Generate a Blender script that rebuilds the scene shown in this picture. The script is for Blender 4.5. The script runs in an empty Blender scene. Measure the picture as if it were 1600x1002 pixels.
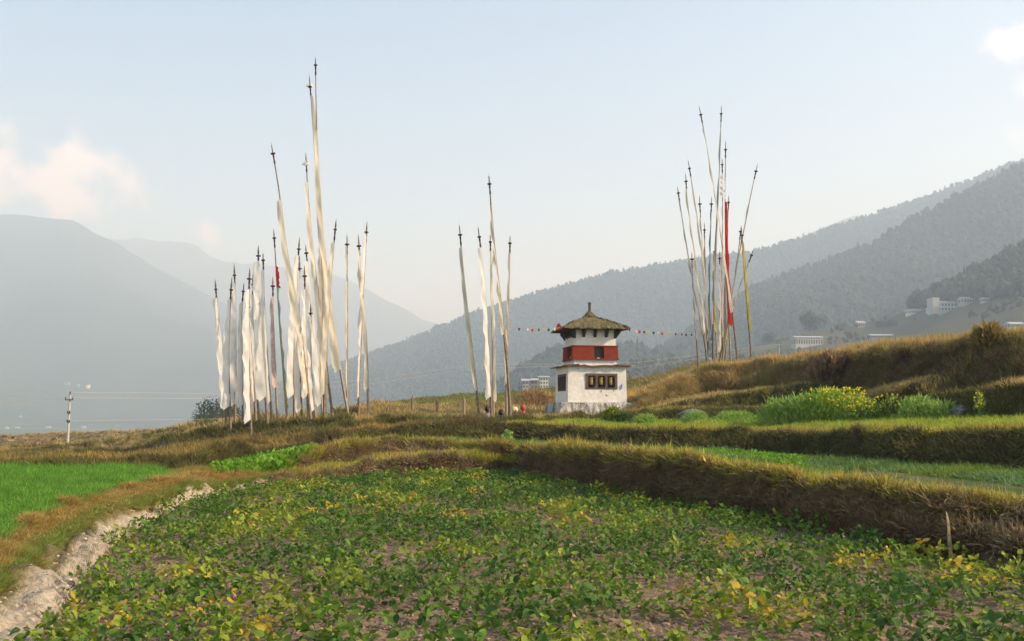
import bpy, bmesh, math, random
import numpy as np
from mathutils import Vector, Matrix
R = math.radians
random.seed(7)
rng = np.random.default_rng(7)
sc = bpy.context.scene
C = sc.collection

# ------------------------------------------------------------------ camera, world, sun, exposure
F = 1600 * 35 / 36.0
TH = math.atan(139 / F)
CAMZ = 1.6
cam_d = bpy.data.cameras.new('camera')
cam_d.lens = 35; cam_d.sensor_width = 36; cam_d.clip_end = 40000; cam_d.clip_start = 0.05
cam = bpy.data.objects.new('camera', cam_d); C.objects.link(cam)
cam.location = (0, 0, CAMZ); cam.rotation_euler = (math.pi / 2 + TH, 0, 0)
sc.camera = cam
SUN_EL, SUN_AZ = 29.0, 103.0          # azimuth measured clockwise from the view direction (+Y)
SUN_STR, SKY_STR, EXPO, HAZE = 5.0, 0.125, .89, 4.2e-4
world = bpy.data.worlds.new('World'); sc.world = world; world.use_nodes = True
wn, wl = world.node_tree.nodes, world.node_tree.links
wn.clear()
wo = wn.new('ShaderNodeOutputWorld'); bg = wn.new('ShaderNodeBackground'); bg.inputs[1].default_value = SKY_STR
sky = wn.new('ShaderNodeTexSky'); sky.sky_type = 'NISHITA'; sky.sun_disc = False
sky.sun_elevation = R(SUN_EL); sky.sun_rotation = R(SUN_AZ)
sky.air_density = 1.0; sky.dust_density = 3.0; sky.ozone_density = 1.6; sky.altitude = 1200
# clouds: procedural banks of cumulus placed in the sky by direction
tc = wn.new('ShaderNodeTexCoord')
def direction(u, v):
    d = Vector(((u - 800), F * math.cos(TH) - (501 - v) * math.sin(TH), F * math.sin(TH) + (501 - v) * math.cos(TH)))
    return d.normalized()
def wmath(op, a, b=None, c=None):
    n = wn.new('ShaderNodeMath'); n.operation = op
    for i, x in enumerate((a, b, c)):
        if x is None: continue
        if isinstance(x, (int, float)): n.inputs[i].default_value = x
        else: wl.new(x, n.inputs[i])
    return n.outputs[0]
nz = wn.new('ShaderNodeTexNoise'); nz.inputs['Scale'].default_value = 21; nz.inputs['Detail'].default_value = 8; nz.inputs['Roughness'].default_value = .52
wl.new(tc.outputs['Generated'], nz.inputs['Vector'])
nz2 = wn.new('ShaderNodeTexNoise'); nz2.inputs['Scale'].default_value = 3.0; nz2.inputs['Detail'].default_value = 5
wl.new(tc.outputs['Generated'], nz2.inputs['Vector'])
mask = None
for (u, v, ru, rv, amp) in [(80, 272, 120, 62, 1.0), (140, 300, 80, 45, .8), (0, 300, 55, 60, .7), (320, 362, 70, 32, .55), (90, 352, 150, 34, .35),
                            (640, 425, 75, 26, .3), (1585, 68, 80, 34, .62), (1620, 130, 60, 30, .5), (-300, 240, 260, 90, 1), (2100, 150, 300, 80, .9)]:
    d = direction(u, v)
    right = d.cross(Vector((0, 0, 1))).normalized(); up = right.cross(d)
    def dotn(w):
        n = wn.new('ShaderNodeVectorMath'); n.operation = 'DOT_PRODUCT'; wl.new(tc.outputs['Generated'], n.inputs[0]); n.inputs[1].default_value = w
        return n.outputs['Value']
    a = wmath('MULTIPLY', dotn(right), F / ru); b = wmath('MULTIPLY', dotn(up), F / rv)
    r2 = wmath('ADD', wmath('MULTIPLY', a, a), wmath('MULTIPLY', b, b))
    fwd = wmath('GREATER_THAN', dotn(d), 0.0)
    g = wmath('MULTIPLY', wmath('EXPONENT', wmath('MULTIPLY', r2, -0.8)), fwd)
    g = wmath('MULTIPLY', g, amp)
    mask = g if mask is None else wmath('MAXIMUM', mask, g)
den = wmath('ADD', wmath('MULTIPLY_ADD', nz.outputs[0], 4.6, -2.65), wmath('MULTIPLY', mask, 1.35))
den = wmath('MULTIPLY', den, wmath('MINIMUM', wmath('MULTIPLY', mask, 1.6), 1.0))
mr = wn.new('ShaderNodeMapRange'); mr.interpolation_type = 'SMOOTHERSTEP'
wl.new(den, mr.inputs[0]); mr.inputs[1].default_value = 0.0; mr.inputs[2].default_value = 1.35; mr.inputs[4].default_value = 0.75
mixc = wn.new('ShaderNodeMix'); mixc.data_type = 'RGBA'
wl.new(mr.outputs[0], mixc.inputs[0]); wl.new(sky.outputs[0], mixc.inputs[6]); mixc.inputs[7].default_value = (8.0, 6.5, 5.7, 1)
wl.new(mixc.outputs[2], bg.inputs[0]); wl.new(bg.outputs[0], wo.inputs[0])
sun_d = bpy.data.lights.new('sun', 'SUN'); sun_d.energy = SUN_STR; sun_d.angle = R(0.9); sun_d.color = (1.0, .91, .76)
sun = bpy.data.objects.new('sun', sun_d); C.objects.link(sun)
sd = Vector((math.sin(R(SUN_AZ)) * math.cos(R(SUN_EL)), math.cos(R(SUN_AZ)) * math.cos(R(SUN_EL)), math.sin(R(SUN_EL))))
sun.rotation_euler = (-sd).to_track_quat('-Z', 'Y').to_euler()
sc.view_settings.view_transform = 'Standard'; sc.view_settings.look = 'None'
sc.view_settings.exposure = EXPO; sc.view_settings.gamma = 1; sc.view_settings.use_curve_mapping = False
sc.cycles.max_bounces = 6; sc.cycles.volume_bounces = 2; sc.cycles.use_denoising = True
sc.cycles.diffuse_bounces = 3; sc.cycles.transmission_bounces = 3; sc.cycles.caustics_reflective = False

# ------------------------------------------------------------------ helpers
def P(u, v, y):
    fy = F * math.cos(TH) - (501 - v) * math.sin(TH); fz = F * math.sin(TH) + (501 - v) * math.cos(TH)
    return Vector(((u - 800) * y / fy, y, CAMZ + fz * y / fy))
FY0 = F * math.cos(TH) + 139 * math.sin(TH)
def Zv(v, y):
    return CAMZ + (F * math.sin(TH) + (501 - v) * math.cos(TH)) / (F * math.cos(TH) - (501 - v) * math.sin(TH)) * y

def _hash(ix, iy, seed):
    h = (ix.astype(np.int64) * 374761393 + iy.astype(np.int64) * 668265263 + seed * 1442695041) & 0xffffffff
    h = ((h ^ (h >> 13)) * 1274126177) & 0xffffffff
    h = (h ^ (h >> 16)) & 0xffffff
    return h / float(0xffffff)
def vn(x, y, seed=0):
    x = np.asarray(x, float); y = np.asarray(y, float)
    ix = np.floor(x); iy = np.floor(y); fx = x - ix; fy = y - iy
    fx = fx * fx * (3 - 2 * fx); fy = fy * fy * (3 - 2 * fy)
    a = _hash(ix, iy, seed); b = _hash(ix + 1, iy, seed); c = _hash(ix, iy + 1, seed); d = _hash(ix + 1, iy + 1, seed)
    return (a * (1 - fx) + b * fx) * (1 - fy) + (c * (1 - fx) + d * fx) * fy
def fbm(x, y, oct=4, seed=0):
    s = 0; a = 1; t = 0
    for i in range(oct):
        s = s + a * (vn(x * 2 ** i + 17.3 * i, y * 2 ** i - 9.1 * i, seed + i) - .5); t += a; a *= .5
    return s / t * 2

def link(o, parent=None):
    C.objects.link(o)
    if parent is not None: o.parent = parent
    return o
def tag(o, label=None, cat=None, group=None, kind=None):
    if label: o['label'] = label
    if cat: o['category'] = cat
    if group: o['group'] = group
    if kind: o['kind'] = kind
    return o
def empty(name, loc, label, cat, group=None, rz=0):
    o = bpy.data.objects.new(name, None); o.location = loc; o.rotation_euler = (0, 0, rz); o.empty_display_size = .1
    link(o); return tag(o, label, cat, group)
def mesh_np(name, V, Fc, mat, smooth=False):
    me = bpy.data.meshes.new(name)
    V = np.asarray(V, np.float32); Fc = np.asarray(Fc, np.int32)
    n = Fc.shape[1]
    me.vertices.add(len(V)); me.vertices.foreach_set('co', V.ravel())
    me.loops.add(Fc.size); me.loops.foreach_set('vertex_index', Fc.ravel())
    me.polygons.add(len(Fc)); me.polygons.foreach_set('loop_start', np.arange(0, Fc.size, n, dtype=np.int32))
    me.polygons.foreach_set('loop_total', np.full(len(Fc), n, np.int32))
    if smooth: me.polygons.foreach_set('use_smooth', np.ones(len(Fc), bool))
    me.update(calc_edges=True)
    if mat: me.materials.append(mat)
    return me
class MB:
    """collects simple shapes and links them as one mesh object"""
    def __init__(s): s.v = []; s.f = []
    def add(s, vs, fs):
        b = len(s.v); s.v += [tuple(p) for p in vs]; s.f += [tuple(i + b for i in f) for f in fs]; return s
    def box(s, cx, cy, cz, sx, sy, sz, rz=0, taper=1, jit=0):
        vs = []
        for z, t in ((-1, 1), (1, taper)):
            for a, b in ((-1, -1), (1, -1), (1, 1), (-1, 1)):
                x = a * sx / 2 * t + random.uniform(-jit, jit); y = b * sy / 2 * t + random.uniform(-jit, jit)
                vs.append((cx + x * math.cos(rz) - y * math.sin(rz), cy + x * math.sin(rz) + y * math.cos(rz), cz + z * sz / 2 + random.uniform(-jit, jit)))
        return s.add(vs, [(0, 3, 2, 1), (4, 5, 6, 7), (0, 1, 5, 4), (1, 2, 6, 5), (2, 3, 7, 6), (3, 0, 4, 7)])
    def tube(s, pts, rad, n=8, cap=True):
        pts = [Vector(p) for p in pts]; m = len(pts)
        if isinstance(rad, (int, float)): rad = [rad] * m
        vs = []
        for i, p in enumerate(pts):
            t = (pts[min(i + 1, m - 1)] - pts[max(i - 1, 0)]).normalized()
            a = t.cross(Vector((0, 1, 0.01))).normalized(); b = t.cross(a)
            for k in range(n):
                q = 2 * math.pi * k / n
                vs.append(p + a * rad[i] * math.cos(q) + b * rad[i] * math.sin(q))
        fs = [(i * n + k, i * n + (k + 1) % n, (i + 1) * n + (k + 1) % n, (i + 1) * n + k) for i in range(m - 1) for k in range(n)]
        if cap: fs += [tuple(range(n))[::-1], tuple((m - 1) * n + k for k in range(n))]
        return s.add(vs, fs)
    def lathe(s, prof, n=12, c=(0, 0, 0)):
        vs = [(c[0] + r * math.cos(2 * math.pi * k / n), c[1] + r * math.sin(2 * math.pi * k / n), c[2] + z) for r, z in prof for k in range(n)]
        m = len(prof)
        fs = [(i * n + k, i * n + (k + 1) % n, (i + 1) * n + (k + 1) % n, (i + 1) * n + k) for i in range(m - 1) for k in range(n)]
        fs += [tuple(range(n))[::-1], tuple((m - 1) * n + k for k in range(n))]
        return s.add(vs, fs)
    def mesh(s, name, mat, smooth=False):
        me = bpy.data.meshes.new(name); me.from_pydata(s.v, [], s.f)
        if mat: me.materials.append(mat)
        if smooth: me.polygons.foreach_set('use_smooth', np.ones(len(me.polygons), bool))
        me.update(); return me
    def build(s, name, mat, parent=None, smooth=False):
        return link(bpy.data.objects.new(name, s.mesh(name, mat, smooth)), parent)

# ------------------------------------------------------------------ materials
def mat(name, col=(.5, .5, .5), rough=.8, noise=None, bump=None, transl=0, src=None, spec=.3, metal=0, streak=None, ramp=None):
    """noise=(scale, colour2, amount) ; bump=(scale, strength, distance); src: 'vcol' | 'inst' | 'obj'"""
    m = bpy.data.materials.new(name); m.use_nodes = True
    n, l = m.node_tree.nodes, m.node_tree.links
    b = n['Principled BSDF']; out = n['Material Output']
    b.inputs['Roughness'].default_value = rough; b.inputs['Specular IOR Level'].default_value = spec; b.inputs['Metallic'].default_value = metal
    if src == 'vcol':
        a = n.new('ShaderNodeAttribute'); a.attribute_name = 'col'; c = a.outputs['Color']
    elif src == 'inst':
        a = n.new('ShaderNodeAttribute'); a.attribute_type = 'INSTANCER'; a.attribute_name = 'tint'; c = a.outputs['Color']
    elif src == 'obj':
        a = n.new('ShaderNodeObjectInfo'); c = a.outputs['Color']
    else:
        a = n.new('ShaderNodeRGB'); a.outputs[0].default_value = (*col, 1); c = a.outputs[0]
    co = n.new('ShaderNodeTexCoord')
    coord = co.outputs['Object']
    def mix(fac, A, B, mode='MIX'):
        x = n.new('ShaderNodeMix'); x.data_type = 'RGBA'; x.blend_type = mode
        if isinstance(fac, (int, float)): x.inputs[0].default_value = fac
        else: l.new(fac, x.inputs[0])
        for i, q in ((6, A), (7, B)):
            if isinstance(q, tuple): x.inputs[i].default_value = (*q, 1)
            else: l.new(q, x.inputs[i])
        return x.outputs[2]
    if noise:
        for (s, c2, am) in (noise if isinstance(noise, list) else [noise]):
            t = n.new('ShaderNodeTexNoise'); t.inputs['Scale'].default_value = s; t.inputs['Detail'].default_value = 6; t.inputs['Roughness'].default_value = .6
            l.new(coord, t.inputs['Vector'])
            r = n.new('ShaderNodeMapRange'); l.new(t.outputs[0], r.inputs[0]); r.inputs[1].default_value = .42; r.inputs[2].default_value = .68; r.inputs[4].default_value = am
            c = mix(r.outputs[0], c, c2) if not (isinstance(c2, str)) else mix(r.outputs[0], c, (.45, .42, .4), 'MULTIPLY')
    if streak:
        for (sx, sz, c2, lo, hi, am) in (streak if isinstance(streak, list) else [streak]):
            mp = n.new('ShaderNodeMapping'); mp.inputs['Scale'].default_value = (sx, sx, sz); l.new(coord, mp.inputs[0])
            t = n.new('ShaderNodeTexNoise'); t.inputs['Scale'].default_value = 1; t.inputs['Detail'].default_value = 7; t.inputs['Roughness'].default_value = .65
            l.new(mp.outputs[0], t.inputs['Vector'])
            r = n.new('ShaderNodeMapRange'); l.new(t.outputs[0], r.inputs[0]); r.inputs[1].default_value = lo; r.inputs[2].default_value = hi; r.inputs[4].default_value = am
            c = mix(r.outputs[0], c, c2)
    l.new(c, b.inputs['Base Color'])
    if bump:
        t = n.new('ShaderNodeTexNoise'); t.inputs['Scale'].default_value = bump[0]; t.inputs['Detail'].default_value = 8; t.inputs['Roughness'].default_value = .65
        l.new(coord, t.inputs['Vector'])
        bb = n.new('ShaderNodeBump'); bb.inputs['Strength'].default_value = bump[1]; bb.inputs['Distance'].default_value = bump[2]
        l.new(t.outputs[0], bb.inputs['Height']); l.new(bb.outputs[0], b.inputs['Normal'])
    if transl:
        tr = n.new('ShaderNodeBsdfTranslucent'); l.new(c, tr.inputs[0])
        ms = n.new('ShaderNodeMixShader'); ms.inputs[0].default_value = transl
        l.new(b.outputs[0], ms.inputs[1]); l.new(tr.outputs[0], ms.inputs[2]); l.new(ms.outputs[0], out.inputs[0])
    return m
M_ground = mat('earth_and_turf', src='vcol', rough=.95, spec=.1, noise=[(9, 'm', .6), (1.4, 'm', .35)], bump=(14, .7, .06))
M_soil = mat('dry_clod_soil', src='vcol', rough=.95, spec=.1, noise=[(14, 'm', .8), (3, 'm', .3)], bump=(22, 1.0, .05))
M_grass = mat('grass_blades', src='inst', rough=.6, spec=.25, transl=.38)
M_leafi = mat('leaf_mass', src='inst', rough=.55, spec=.25, transl=.38)
M_leaf = mat('crop_leaf', src='obj', rough=.55, spec=.25, transl=.38, noise=(30, 'm', .25))
M_stem = mat('green_stem', (.10, .14, .04), .6)
M_clod = mat('soil_clod', src='inst', rough=.95, spec=.1, bump=(20, .6, .02))
M_tree = mat('hazy_forest', src='inst', rough=.9, spec=.1)
M_hill = mat('hill_side', src='vcol', rough=.95, spec=.05, noise=[(.02, 'm', .5), (.004, 'm', .4)])
M_cloth = mat('white_cotton', (.93, .91, .84), .85, spec=.1, transl=.5, noise=(1.3, (.80, .77, .68), .4), bump=(9, .35, .05))
M_cream = mat('old_cream_cotton', (.90, .83, .66), .85, spec=.1, transl=.5, noise=(1.3, (.66, .60, .46), .5), bump=(6, .5, .05))
M_grey = mat('weathered_grey_cotton', (.50, .47, .40), .9, spec=.1, transl=.35, noise=(1.3, (.3, .29, .25), .6), bump=(6, .5, .05))
M_red = mat('red_cotton', (.80, .06, .035), .8, spec=.1, transl=.4, noise=(1.5, (.6, .03, .02), .5))
M_pink = mat('faded_pink_cotton', (.82, .64, .56), .85, spec=.1, transl=.4, noise=(6, (.55, .3, .25), .6))
M_green = mat('faded_green_cotton', (.42, .52, .36), .85, spec=.1, transl=.4, noise=(2, (.6, .55, .42), .6))
M_yellow = mat('yellow_cotton', (.66, .50, .08), .85, spec=.1, transl=.4, noise=(2, (.5, .42, .1), .5))
M_blue = mat('faded_blue_cotton', (.25, .36, .42), .85, spec=.1, transl=.3)
M_pole = mat('weathered_pole_wood', (.28, .21, .13), .85, noise=(4, (.10, .07, .05), .8), bump=(30, .5, .01))
M_bam = mat('pale_bamboo', (.38, .30, .19), .7, noise=(5, (.2, .15, .09), .7))
M_dark = mat('dark_finial_wood', (.07, .045, .045), .7, noise=(20, (.03, .025, .03), .7))
# ------------------------------------------------------------------ terrain profile: for each bearing u, knots (distance, picture row)
UC = [-400, 0, 100, 200, 300, 400, 500, 600, 700, 800, 900, 1000, 1100, 1200, 1300, 1400, 1500, 1600, 2000]
TAB = {
 -400: [(3.2, 'z', 0.0), (5.2, 'z', .2), (6.6, 'z', .32), (7.0, 'z', .36), (20, 'z', .34), (21, 'z', .45), (40, 'z', -.3), (41, 'z', -.2), (100, 'z', -2.6), (175, 'z', -3.6), (185, 'z', -3.7)],
 0: [1060, (8.2, 905), (9.2, 868), (9.5, 860), (20.5, 735), (21.5, 727), (40, 718), (41, 713), (100, 705), (175, 684), (185, 682)],
 100: [975, (10.4, 850), (12.6, 805), (13.0, 799), (20.5, 737), (21.5, 729), (40, 718), (41, 713), (100, 706), (175, 680), (185, 678)],
 200: [843, (14, 795), (15.8, 770), (16.3, 765), (21, 739), (22, 729), (38, 712), (39, 706), (90, 695), (150, 678), (160, 676)],
 300: [785, (17.6, 767), (18.8, 748), (19.3, 746), (20.3, 747), (21.3, 719), (30, 709), (31, 699), (45, 690), (80, 670), (90, 668)],
 400: [765, (20.6, 754), (21.0, 752), (21.4, 751), (25.8, 725), (26.5, 703), (31, 688), (31.6, 683), (38, 674), (46, 668), (60, 667)],
 500: [755, (22.6, 748), (23.6, 738), (24.3, 709), (25.5, 709), (26.2, 699), (30, 690), (31, 682), (36.5, 675), (37.5, 664), (60, 660)],
 600: [745, (24.3, 726), (26, 717), (26.6, 693), (28.5, 690), (29.2, 677), (35, 673), (36, 657), (48, 645), (62, 641), (90, 630)],
 700: [744, (24.6, 720), (25.5, 716), (26.1, 698), (29, 691), (30, 668), (32, 666), (32.5, 659), (48, 645), (62, 638), (100, 622)],
 800: [742, (24.8, 720), (24.9, 718), (25.3, 705), (29, 692), (30, 668), (30.2, 667), (30.8, 658), (45, 647), (62, 636), (95, 614)],
 900: [765, (20.4, 740), (20.5, 738), (20.9, 707), (27.5, 697), (28.1, 674), (33.5, 661), (34.3, 655), (45, 650), (47, 642), (90, 605)],
 1000: [785, (17.4, 750), (17.5, 748), (17.9, 716), (25.5, 702), (26, 679), (33, 661), (34, 649), (38.5, 641), (39.3, 622), (85, 592)],
 1100: [803, (15.5, 765), (15.6, 763), (16, 727), (24.3, 705), (24.9, 678), (32, 659), (33, 641), (41, 612), (42.3, 586), (80, 568)],
 1200: [820, (14, 785), (14.1, 783), (14.6, 748), (23.2, 710), (23.8, 680), (30, 659), (31.3, 641), (39.5, 602), (41, 573), (70, 564)],
 1300: [838, (12.8, 800), (12.9, 798), (13.3, 765), (21, 718), (21.6, 681), (27.5, 659), (29, 636), (34, 612), (35.6, 570), (60, 561)],
 1400: [862, (11.4, 825), (11.5, 822), (12, 775), (18.7, 724), (19.3, 680), (25, 658), (26, 627), (27.5, 618), (29.5, 552), (45, 546)],
 1500: [882, (10.6, 845), (10.7, 842), (11.2, 790), (17.3, 730), (17.9, 680), (23, 658), (24, 616), (25.3, 608), (27.4, 540), (45, 535)],
 1600: [898, (9.9, 862), (10.0, 858), (10.5, 808), (16, 737), (16.6, 680), (21, 658), (22, 608), (23.5, 600), (25.5, 529), (45, 526)],
 2000: [958, (7.9, 925), (8.0, 920), (8.5, 845), (13, 760), (13.6, 675), (17, 662), (18, 600), (19, 594), (21.2, 505), (45, 505)],
}
NU = 2401
U = np.linspace(-3600, 4400, NU)
NK = 14
KY = np.zeros((NK, NU)); KZ = np.zeros((NK, NU))
cols = []
for uu in UC:
    row = TAB[uu]; ys = [1.2]; zs = [0.0]
    for e in row:
        if not isinstance(e, tuple): ys.append(CAMZ * FY0 / (e - 640)); zs.append(0.0)
        elif len(e) == 3: ys.append(e[0]); zs.append(e[2])
        else: ys.append(e[0]); zs.append(Zv(e[1], e[0]))
    ys += [ys[-1] + 40, ys[-1] + 400]; zs += [zs[-1] - 9, -36.0]
    cols.append((ys, zs))
for j in range(NK):
    KY[j] = np.interp(U, UC, [c[0][j] for c in cols]); KZ[j] = np.interp(U, UC, [c[1][j] for c in cols])
ker = np.hanning(13); ker /= ker.sum()
for j in range(NK):
    KY[j] = np.convolve(np.pad(KY[j], 6, 'edge'), ker, 'valid'); KZ[j] = np.convolve(np.pad(KZ[j], 6, 'edge'), ker, 'valid')
for j in range(1, 12):
    xx = U / 1562 * KY[j]
    a = .42 if j < 9 else .6
    off = a * fbm(xx * .8 + j // 2 * 31, xx * 0 + j // 2, 4, 11 + j // 2)
    KY[j] += off
    if j >= 2: KZ[j] += (.05 if j < 9 else .12) * fbm(xx * .9, xx * 0 + 3 * j, 3, 40 + j)
for j in range(1, NK): KY[j] = np.maximum(KY[j], KY[j - 1] + .08)
SEG_BANK = {1, 3, 5, 7, 9}
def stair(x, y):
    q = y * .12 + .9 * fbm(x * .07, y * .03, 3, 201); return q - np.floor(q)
def disp(x, y, seg):
    d = .025 * fbm(x * 1.7, y * 1.7, 4, 3)
    d = d + np.where(seg == 0, .035 * fbm(x * 5, y * 5, 4, 5) + .02 * np.abs(fbm(x * 13, y * 13, 2, 8)), 0)
    isb = np.isin(seg, [1, 3, 5, 7, 9])
    d = d + np.where((seg == 1) & (x < -1.5) & (y < 22), .07 * fbm(x * 3.1, y * 2.3, 4, 61), 0) + np.where(isb, .15 * fbm(x * 2.2, y * 2.2, 4, 6) + .04 * fbm(x * 7, y * 7, 3, 62), 0) + np.where((seg >= 5) & (x < -4), .22 * fbm(x * .45, y * .45, 3, 29), 0) + np.where(seg >= 8, .22 * fbm(x * .16, y * .16, 3, 9), 0) + np.where((seg == 6) | (seg == 7), .05 * fbm(x * .5, y * .5, 3, 19), 0)
    f_ = stair(x, y); d = d + np.where((seg == 8) & (x > 5), np.clip((x - 5) / 3, 0, 1) * .55 * (np.clip(f_ / .12, 0, 1) - .5 - np.clip(f_ - .12, 0, 1) / .88), 0) + np.where((seg >= 8) & (seg <= 9) & (x < -3), np.clip((-3 - x) / 4, 0, 1) * .75 * (np.clip(f_ / .14, 0, 1) - .5 - np.clip(f_ - .14, 0, 1) / .86), 0)
    w = np.exp(-((x + .3) ** 2) / 1.5 - ((y - 38.0) / 2.6) ** 2)
    return d - .55 * w
def height(x, y):
    x = np.atleast_1d(np.asarray(x, float)); y = np.atleast_1d(np.asarray(y, float))
    u = 800 + x / y * FY0
    ky = np.array([np.interp(u, U, KY[j]) for j in range(NK)]); kz = np.array([np.interp(u, U, KZ[j]) for j in range(NK)])
    z = np.zeros_like(x); seg = np.zeros(x.shape, int)
    for i in range(len(x)):
        z[i] = np.interp(y[i], ky[:, i], kz[:, i]); seg[i] = np.clip(np.searchsorted(ky[:, i], y[i]) - 1, 0, NK - 2)
    return z + disp(x, y, seg)
def H(x, y): return float(height([x], [y])[0])
def lerp(a, b, t): return a * (1 - t) + b * t
def c3(*c): return np.array(c)

# colours of the ground itself (intrinsic)
SOIL = c3(.30, .22, .14); DIRT = c3(.56, .47, .34); BROWN = c3(.25, .175, .11); DRY = c3(.32, .23, .11); GREEN = c3(.075, .12, .03); TURF = c3(.15, .15, .05)
def ground_col(seg, u, t, x, y):
    n = (fbm(x * .8, y * .8, 4, 70) + 1) / 2; n2 = (fbm(x * 3, y * 3, 3, 75) + 1) / 2
    n = n[..., None]; n2 = n2[..., None]; L = np.clip((420 - u) / 120, 0, 1)[..., None]; tt = t[..., None]
    RR = np.clip((u - 1180) / 160, 0, 1)[..., None]
    if seg == 0: return lerp(SOIL * .8, SOIL * 1.25, n) * (.85 + .3 * n2)
    if seg == 1:
        c = lerp(BROWN * .9, BROWN * 1.5, n); g = lerp(GREEN, DRY, n)
        dirt = lerp(DIRT * .92, DIRT * 1.08, n2); dirt = lerp(dirt, g, np.clip((tt - .62 + .6 * (n - .5)) * 5, 0, 1)); return lerp(c, dirt, L)
    if seg == 2: return lerp(lerp(GREEN, TURF, n), lerp(TURF, DRY, n), L)
    if seg == 3: return lerp(lerp(BROWN * .8, BROWN * 1.4, n), DRY, L)
    if seg == 4:
        soil = np.clip((n - .5) * 5, 0, 1) * np.clip((u - 1150) / 200, 0, 1)[..., None] * np.clip(1 - tt * 1.2, 0, 1)
        return lerp(lerp(GREEN * .8, GREEN * 1.1, n2), SOIL * 1.1, soil)
    if seg == 5: return lerp(BROWN * .7, BROWN * 1.3, n)
    if seg == 6: return lerp(lerp(TURF, GREEN, n), lerp(DRY, TURF, n), np.clip((780 - u) / 60, 0, 1)[..., None])
    if seg == 7: return lerp(BROWN * .8, TURF, n * .6)
    if seg == 8: return lerp(DRY, TURF, n)
    if seg == 9: return lerp(DRY * .7, lerp(BROWN * .8, BROWN * 1.3, n), RR)
    if seg == 10:
        band = np.clip(np.sin(y * .35 + x * .03) * 3, 0, 1)[..., None] * np.clip((u - 540) / 60, 0, 1)[..., None] * np.clip((960 - u) / 100, .25, 1)[..., None]
        return lerp(lerp(DRY, TURF, n), GREEN * 1.1, band * .85)
    return lerp(TURF * .8, DRY * .7, n)
usamp = np.concatenate([np.linspace(-3300, -260, 60, endpoint=False), np.linspace(-260, 1860, 760, endpoint=False), np.linspace(1860, 4200, 60)])
ROWS = [210, 60, 16, 22, 44, 20, 44, 20, 130, 90, 40, 10, 12]
KYs = np.array([np.interp(usamp, U, KY[j]) for j in range(NK)]); KZs = np.array([np.interp(usamp, U, KZ[j]) for j in range(NK)])
def seg_grid(j):
    n = ROWS[j]; t = np.linspace(0, 1, n + 1)[:, None]
    if j == 0:
        y = 1 / lerp(1 / KYs[0], 1 / KYs[1], t ** 1.0); tt = (y - KYs[0]) / (KYs[1] - KYs[0])
    else: y = lerp(KYs[j], KYs[j + 1], t); tt = t + 0 * y
    z = lerp(KZs[j], KZs[j + 1], tt); uu = usamp[None, :] + 0 * y
    x = (uu - 800) / FY0 * y
    # keep joints continuous: blend the displacement at the two knot rows
    s0 = np.full(y.shape, j)
    d = disp(x, y, s0)
    if j > 0: d[0] = disp(x[0], y[0], np.full(y[0].shape, j - 1)) * .5 + d[0] * .5
    if j < NK - 2: d[-1] = disp(x[-1], y[-1], np.full(y[0].shape, j + 1)) * .5 + d[-1] * .5
    return x, y, z + d, uu, tt
def build_segs(name, segs, m):
    Vs, Fs, Cs = [], [], []; b = 0
    for j in segs:
        x, y, z, uu, tt = seg_grid(j); n, w = x.shape
        Vs.append(np.stack([x, y, z], -1).reshape(-1, 3)); Cs.append(np.clip(ground_col(j, uu, tt, x, y), 0, 1).reshape(-1, 3))
        idx = np.arange(n * w).reshape(n, w) + b
        Fs.append(np.stack([idx[:-1, :-1], idx[:-1, 1:], idx[1:, 1:], idx[1:, :-1]], -1).reshape(-1, 4)); b += n * w
    V = np.concatenate(Vs); me = mesh_np(name, V, np.concatenate(Fs), m, True)
    a = me.color_attributes.new('col', 'FLOAT_COLOR', 'POINT'); Cc = np.concatenate(Cs)
    a.data.foreach_set('color', np.c_[Cc, np.ones(len(Cc))].astype(np.float32).ravel())
    o = link(bpy.data.objects.new(name, me)); tag(o, kind='structure'); return o
build_segs('crop_field', [0], M_soil)
build_segs('dirt_path', [1], M_soil)
build_segs('terrace_banks', [2, 3, 4, 5, 6, 7], M_ground)
build_segs('grassland_ground', [8, 9, 10, 11, 12], M_ground)
# ground behind the photographer and the valley floor
def sheet(name, x0, x1, y0, y1, z, nx, ny, col, m, amp=0, sc_=.01):
    x, y = np.meshgrid(np.linspace(x0, x1, nx), np.linspace(y0, y1, ny))
    zz = z + amp * fbm(x * sc_, y * sc_, 4, 90)
    n = ((fbm(x * sc_ * 2, y * sc_ * 2, 4, 91) + 1) / 2)[..., None]
    cc = lerp(np.array(col[0]), np.array(col[1]), n).reshape(-1, 3)
    idx = np.arange(nx * ny).reshape(ny, nx)
    me = mesh_np(name, np.stack([x, y, zz], -1).reshape(-1, 3), np.stack([idx[:-1, :-1], idx[:-1, 1:], idx[1:, 1:], idx[1:, :-1]], -1).reshape(-1, 4), m, True)
    a = me.color_attributes.new('col', 'FLOAT_COLOR', 'POINT'); a.data.foreach_set('color', np.c_[cc, np.ones(len(cc))].astype(np.float32).ravel())
    return tag(link(bpy.data.objects.new(name, me)), kind='structure')
sheet('ground', -90, 90, -90, 3.0, -.09, 60, 40, (SOIL, GREEN), M_ground, .02, .2)
sheet('valley_floor', -9000, 6000, 150, 9500, -42, 150, 100, (TURF * .8, GREEN * .8), M_hill, 5, .002)

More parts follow.
